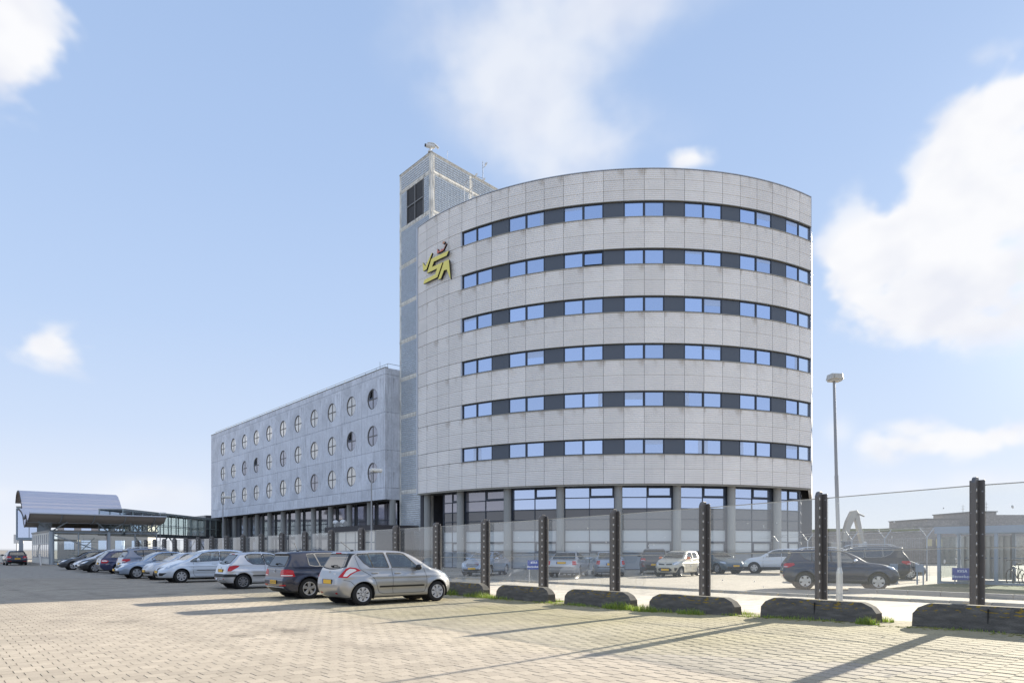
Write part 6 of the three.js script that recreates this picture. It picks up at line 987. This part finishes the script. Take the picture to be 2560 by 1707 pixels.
    top: [[0.14, 0.25], [0.03, 0.4], [0.02, 0.7], [0.08, 0.95], [0.24, 1.25], [0.36, 1.42], [0.7, 1.475], [1.3, 1.48], [1.8, 1.44], [2.15, 1.3], [2.5, 1.08], [2.68, 1.0], [3.05, 0.93], [3.35, 0.82], [3.52, 0.66], [3.58, 0.48], [3.5, 0.25]],
    win: [[[0.62, 1.35], [0.7, 1.07], [1.3, 1.04], [1.24, 1.385]], [[1.34, 1.385], [1.4, 1.035], [2.26, 1.01], [1.9, 1.3], [1.75, 1.365]]],
    shield: { x: 1.7, y0: 1.03, y1: 1.39, w0: 0.62, w1: 0.51 }, back: { x: 0.55, y0: 1.03, y1: 1.38, w0: 0.54, w1: 0.48 },
    lamps: [['tail_light', 'red', [[-0.1, 0.82], [0.1, 0.82], [0.2, 0.95], [-0.08, 1.0]], 'rear'], ['headlight', 'lamp', [[-0.18, 0.68], [0.14, 0.69], [0.46, 0.84], [0.2, 0.86], [-0.2, 0.76]], 'front', 0.012]],
    faces: [['grille', 'trim', [[0.06, 0.665], [0.4, 0.68], [0.4, 0.75], [0.06, 0.725]], 'front'], ['grille', 'trim', [[0, 0.3], [0.3, 0.31], [0.42, 0.38], [0.38, 0.46], [0.28, 0.5], [0, 0.51]], 'front'], ['fog_intake', 'trim', [[0.55, 0.32], [0.62, 0.34], [0.68, 0.5], [0.55, 0.5]], 'front']],
    seams: [[[1.36, 1.02], [1.38, 0.3]], [[1.38, 0.29], [2.2, 0.29], [2.4, 0.5], [2.36, 0.97]]], handles: [[0.96, 0.88], [1.6, 0.87]], mirror: [2.28, 1.06], mirrorKey: 'orange', rim: { n: 5, w: 0.06, flare: 0.9 }, skirt: 0.23,
  },
};
CM.lampDark = phys(0.16, 0.18, 0.21, { roughness: 0.1, metalness: 0.4, clearcoat: 1 });
for (const c of Object.values(CAR)) for (const l of c.lamps) if (l[1] === 'lampdark') l[1] = 'lamp';
// ------------------------------------------------------------------ parked cars, nearest first
const park = (q, pMid, flip = 1, dq = 0) => { const [X, Z] = fromPQ(pMid, q); const c = Math.cos(dq), s = Math.sin(dq), d = [(N[0] * c - N[1] * s) * flip, (N[0] * s + N[1] * c) * flip]; return [X, Z, d]; };
const COL = { grey: phys(0.40, 0.40, 0.405, { roughness: 0.32, metalness: 0.7, clearcoat: 1, clearcoatRoughness: 0.03 }), night: paint(0.022, 0.026, 0.05, 0.3), silver: paint(0.56, 0.57, 0.60, 0.55), ice: paint(0.60, 0.66, 0.74, 0.35), blue: paint(0.30, 0.37, 0.48, 0.5), slate: paint(0.17, 0.20, 0.27, 0.5), navy: paint(0.028, 0.036, 0.10, 0.4), black: paint(0.012, 0.013, 0.016, 0.2), white: paint(0.70, 0.73, 0.78, 0.1), cream: paint(0.58, 0.54, 0.44, 0.1), charcoal: paint(0.05, 0.055, 0.065, 0.4), teal: paint(0.06, 0.10, 0.13, 0.3) };
const HB = 'hatchback', row = (n, l, spec, look, q, p, flip, dq) => makeCar(n, l, spec, look, ...park(q, p, flip, dq));
const script = (txt, y, z, w) => ({ put, parts, mid }) => { const cv = document.createElement('canvas'); cv.width = 128; cv.height = 32; const g = cv.getContext('2d'); g.clearRect(0, 0, 128, 32); g.fillStyle = '#ffffff'; g.font = 'bold 28px sans-serif'; g.textAlign = 'center'; g.fillText(txt, 64, 26); const t = new THREE.CanvasTexture(cv); t.colorSpace = THREE.SRGBColorSpace; put('lettering', new THREE.PlaneGeometry(w, w / 4).rotateY(-Math.PI / 2).translate(parts.xAt(y, false, z) - mid - 0.006, y, z), new THREE.MeshStandardMaterial({ map: t, alphaMap: t, transparent: true, roughness: 0.3 })); };
row('hatchback_car', 'silver grey five-door hatchback parked nearest, with white and red tail light', CAR.swift, { paint: COL.grey, rim: CM.rimWhite, plates: [['rear', 0.645, '']], extra: [wiper, brakeLight, aerial(0.75, 0.9), badge('rear', 0.90, 0.035), script('SWIFT', 0.86, 0.34, 0.26)] }, 17.62, 10.42);
row('hatchback_car', 'dark blue hatchback with red tail lights beside the silver grey hatchback', CAR.golf, { paint: COL.night, plates: [['rear', 0.52, 'G-670-SG']], extra: [wiper, aerial(0.8, 0.3), badge('rear', 0.86, 0.055, 'ring'), ({ put, parts, mid }) => put('chrome_strip', Array.from({ length: 9 }, (_, i) => { const z = -0.64 + i * 0.16; return rbox(0.02, 0.018, 0.15, 0.006, parts.xAt(0.36, false, z) - mid - 0.006, 0.36, z); }), CM.chrome)] }, 21.1, 10.5);
row('hatchback_car', 'silver three-door hatchback with black bumper strip and dark wheels', CAR.p206, { paint: COL.silver, rim: CM.rimDark, plates: [['rear', 0.71, '', -0.0]], extra: [wiper, brakeLight, badge('rear', 0.82, 0.03), ({ put, parts, mid }) => put('tow_ball', [bar([parts.xAt(0.4, false) - mid + 0.05, 0.33, 0], [parts.xAt(0.4, false) - mid - 0.08, 0.33, 0], 0.02), new THREE.SphereGeometry(0.045, 12, 10).translate(parts.xAt(0.4, false) - mid - 0.09, 0.38, 0)], CM.chrome)] }, 27.7, 10.75);
row('hatchback_car', 'pale blue-white hatchback parked nose out beside the silver three-door', CAR.altea, { paint: COL.ice, rim: CM.rim, plates: [['front', 0.50, '']], extra: [badge('front', 0.66, 0.05)] }, 34.8, 10.4, -1);
const mini = { ...CAR.small, L: 3.7, W: 1.68, H: 1.40, wr: 0.29, axles: [0.62, 3.08], mirrorKey: 'paint', roofColour: 1.27, top: CAR.small.top.map(([x, y]) => [x * 1.028, y * 0.945]), win: CAR.small.win.map((q) => q.map(([x, y]) => [x * 1.028, y * 0.945])), shield: { ...CAR.small.shield, y0: 0.98, y1: 1.31 }, back: { ...CAR.small.back, y0: 0.98, y1: 1.30 }, faces: [['grille', 'grey', [[0, 0.56], [0.34, 0.57], [0.40, 0.68], [0, 0.74]], 'front'], ['bumper', 'trim', [[0, 0.33], [0.6, 0.33], [0.6, 0.40], [0, 0.40]], 'front']], lamps: [['tail_light', 'red', [[-0.1, 0.72], [0.06, 0.72], [0.1, 0.9], [-0.08, 0.9]], 'rear'], ['headlight', 'white', [[-0.1, 0.60], [0.06, 0.60], [0.16, 0.72], [0.02, 0.76], [-0.1, 0.70]], 'front', 0.03]] };
row('convertible_car', 'small silver car with black roof parked nose out, half hidden', mini, { paint: COL.silver, roof: CM.trim, plates: [['front', 0.46, '']], extra: [slats(0.58, 0.7, 0.6, 4, CM.chrome), aerial(1.9, 0.4)] }, 38.3, 10.4, -1);
row('saloon_car', 'light blue saloon parked nose out with offset yellow plate', CAR.sedan, { paint: COL.blue.clone(), plates: [['front', 0.46, '', 0.38]], extra: [badge('front', 0.66, 0.06)] }, 41.2, 10.1, -1);
row('suv_car', 'slate blue sport utility car with roof rails parked tail out', CAR.suv, { paint: COL.slate, plates: [['rear', 0.72, '']], extra: [roofRails(0.5, 2.4, CM.chrome), wiper] }, 44.7, 10.9);
row('estate_car', 'navy blue estate car with silver wheels parked tail out', CAR.estate, { paint: COL.navy, plates: [['rear', 0.66, '']], extra: [roofRails(0.7, 2.7, CM.chrome), badge('rear', 0.86, 0.05, 'star')] }, 50.65, 11.1);
row('saloon_car', 'black saloon parked nose out with bright grille, half hidden', CAR.sedan, { paint: COL.black, plates: [], extra: [slats(0.57, 0.7, 0.7, 3, CM.chrome), badge('front', 0.64, 0.08, 'star')] }, 54.4, 10.4, -1);
row('hatchback_car', 'white hatchback parked nose out before the glass pavilion', CAR.altea, { paint: COL.white, plates: [], extra: [slats(0.58, 0.66, 0.5, 2, CM.chrome)] }, 58.4, 10.6, -1);
row('saloon_car', 'black saloon, farthest of the row, only its nose showing', CAR.sedan, { paint: COL.charcoal, plates: [['front', 0.46, '']] }, 62.4, 10.3, -1);
makeCar('hatchback_car', 'dark hatchback seen from behind, driving off at the far left', CAR.golf, { paint: COL.night, plates: [['rear', 0.66, '']], extra: [badge('rear', 0.86, 0.05)] }, -50.6, 70, [-0.66, 0.75]);

// behind the glass fence
makeCar('saloon_car', 'pale blue saloon facing the fence with star badge on its grille', CAR.sedan, { paint: COL.blue, plates: [['front', 0.44, '']], extra: [slats(0.57, 0.69, 0.72, 3, CM.chrome), badge('front', 0.63, 0.09, 'star')] }, -1.6, 42.0, [-0.34, -0.94]);
makeCar('saloon_car', 'silver saloon seen from behind with black bumper strip, behind the fence', CAR.sedan, { paint: COL.silver, plates: [['rear', 0.80, '']], extra: [] }, 3.35, 40.3, [0.28, 0.96]);
makeCar('coupe_car', 'silver blue coupe seen from behind, beside the silver saloon', CAR.sedan, { paint: COL.blue, plates: [['rear', 0.70, '']], extra: [] }, 5.75, 41.6, [0.04, 1]);
makeCar('suv_car', 'dark grey sport utility car seen from behind, next to the cream car', CAR.suv, { paint: COL.charcoal, plates: [['rear', 0.60, '']], extra: [] }, 9.35, 45.2, [0.2, 0.98]);
makeCar('small_car', 'small cream car with orange mirrors facing the fence', CAR.small, { paint: COL.cream, rim: CM.rimDark, plates: [['front', 0.40, '']], extra: [badge('front', 0.78, 0.04)] }, 9.75, 40.4, [-0.62, -0.785]);
makeCar('hatchback_car', 'dark hatchback partly hidden behind the post right of the cream car', CAR.golf, { paint: COL.teal, plates: [['front', 0.5, '']], extra: [] }, 13.6, 46.0, [0.35, -0.93]);
makeCar('suv_car', 'pale grey sport utility car standing sideways before the round building', CAR.suv, { paint: COL.white, extra: [], plates: [] }, 17.5, 45.5, [-0.90, 0.44]);
const crossover = { ...CAR.suv, L: 4.16, W: 1.74, H: 1.55, wr: 0.325, axles: [0.80, 3.34], top: CAR.suv.top.map(([x, y]) => [x * 0.95, y * 0.957]), win: CAR.suv.win.map((q) => q.map(([x, y]) => [x * 0.95, y * 0.957])), belt: [1.06, 1.0], shield: { ...CAR.suv.shield, x: 2.0, y0: 1.07, y1: 1.44 }, back: { ...CAR.suv.back, y0: 1.07, y1: 1.42 }, roofColour: null, mirror: [2.52, 1.09], mirrorKey: 'chrome', skirt: 0.34 };
makeCar('crossover_car', 'dark blue crossover with chrome mirror standing sideways just behind the fence', crossover, { paint: paint(0.02, 0.025, 0.05, 0.35), plates: [], extra: [roofRails(0.6, 2.3, CM.chrome), slats(0.6, 0.74, 0.7, 4, CM.chrome)] }, 12.75, 26.9, [0.957, -0.29]);
const bigSuv = { ...CAR.suv, L: 4.7, H: 1.72, W: 1.86, top: CAR.suv.top.map(([x, y]) => [x * 1.075, y * 1.06]), axles: [0.95, 3.74], win: CAR.suv.win.map((q) => q.map(([x, y]) => [x * 1.075, y * 1.06])), belt: [1.16, 1.1], shield: { ...CAR.suv.shield, x: 2.3, y0: 1.19, y1: 1.59 }, back: { ...CAR.suv.back, y0: 1.18, y1: 1.57 }, chromeSeal: true };
makeCar('suv_car', 'large black sport utility car with silver roof rails left of the shelter', bigSuv, { paint: COL.black, plates: [], extra: [roofRails(0.6, 2.8, CM.rim)] }, 16.75, 33.7, [-0.93, 0.37]);
makeCar('hatchback_car', 'black hatchback partly hidden behind the bicycle shelter corner', CAR.altea, { paint: COL.black, plates: [], extra: [] }, 19.6, 36.6, [0.95, -0.3]);
renderer.render(scene, camera);
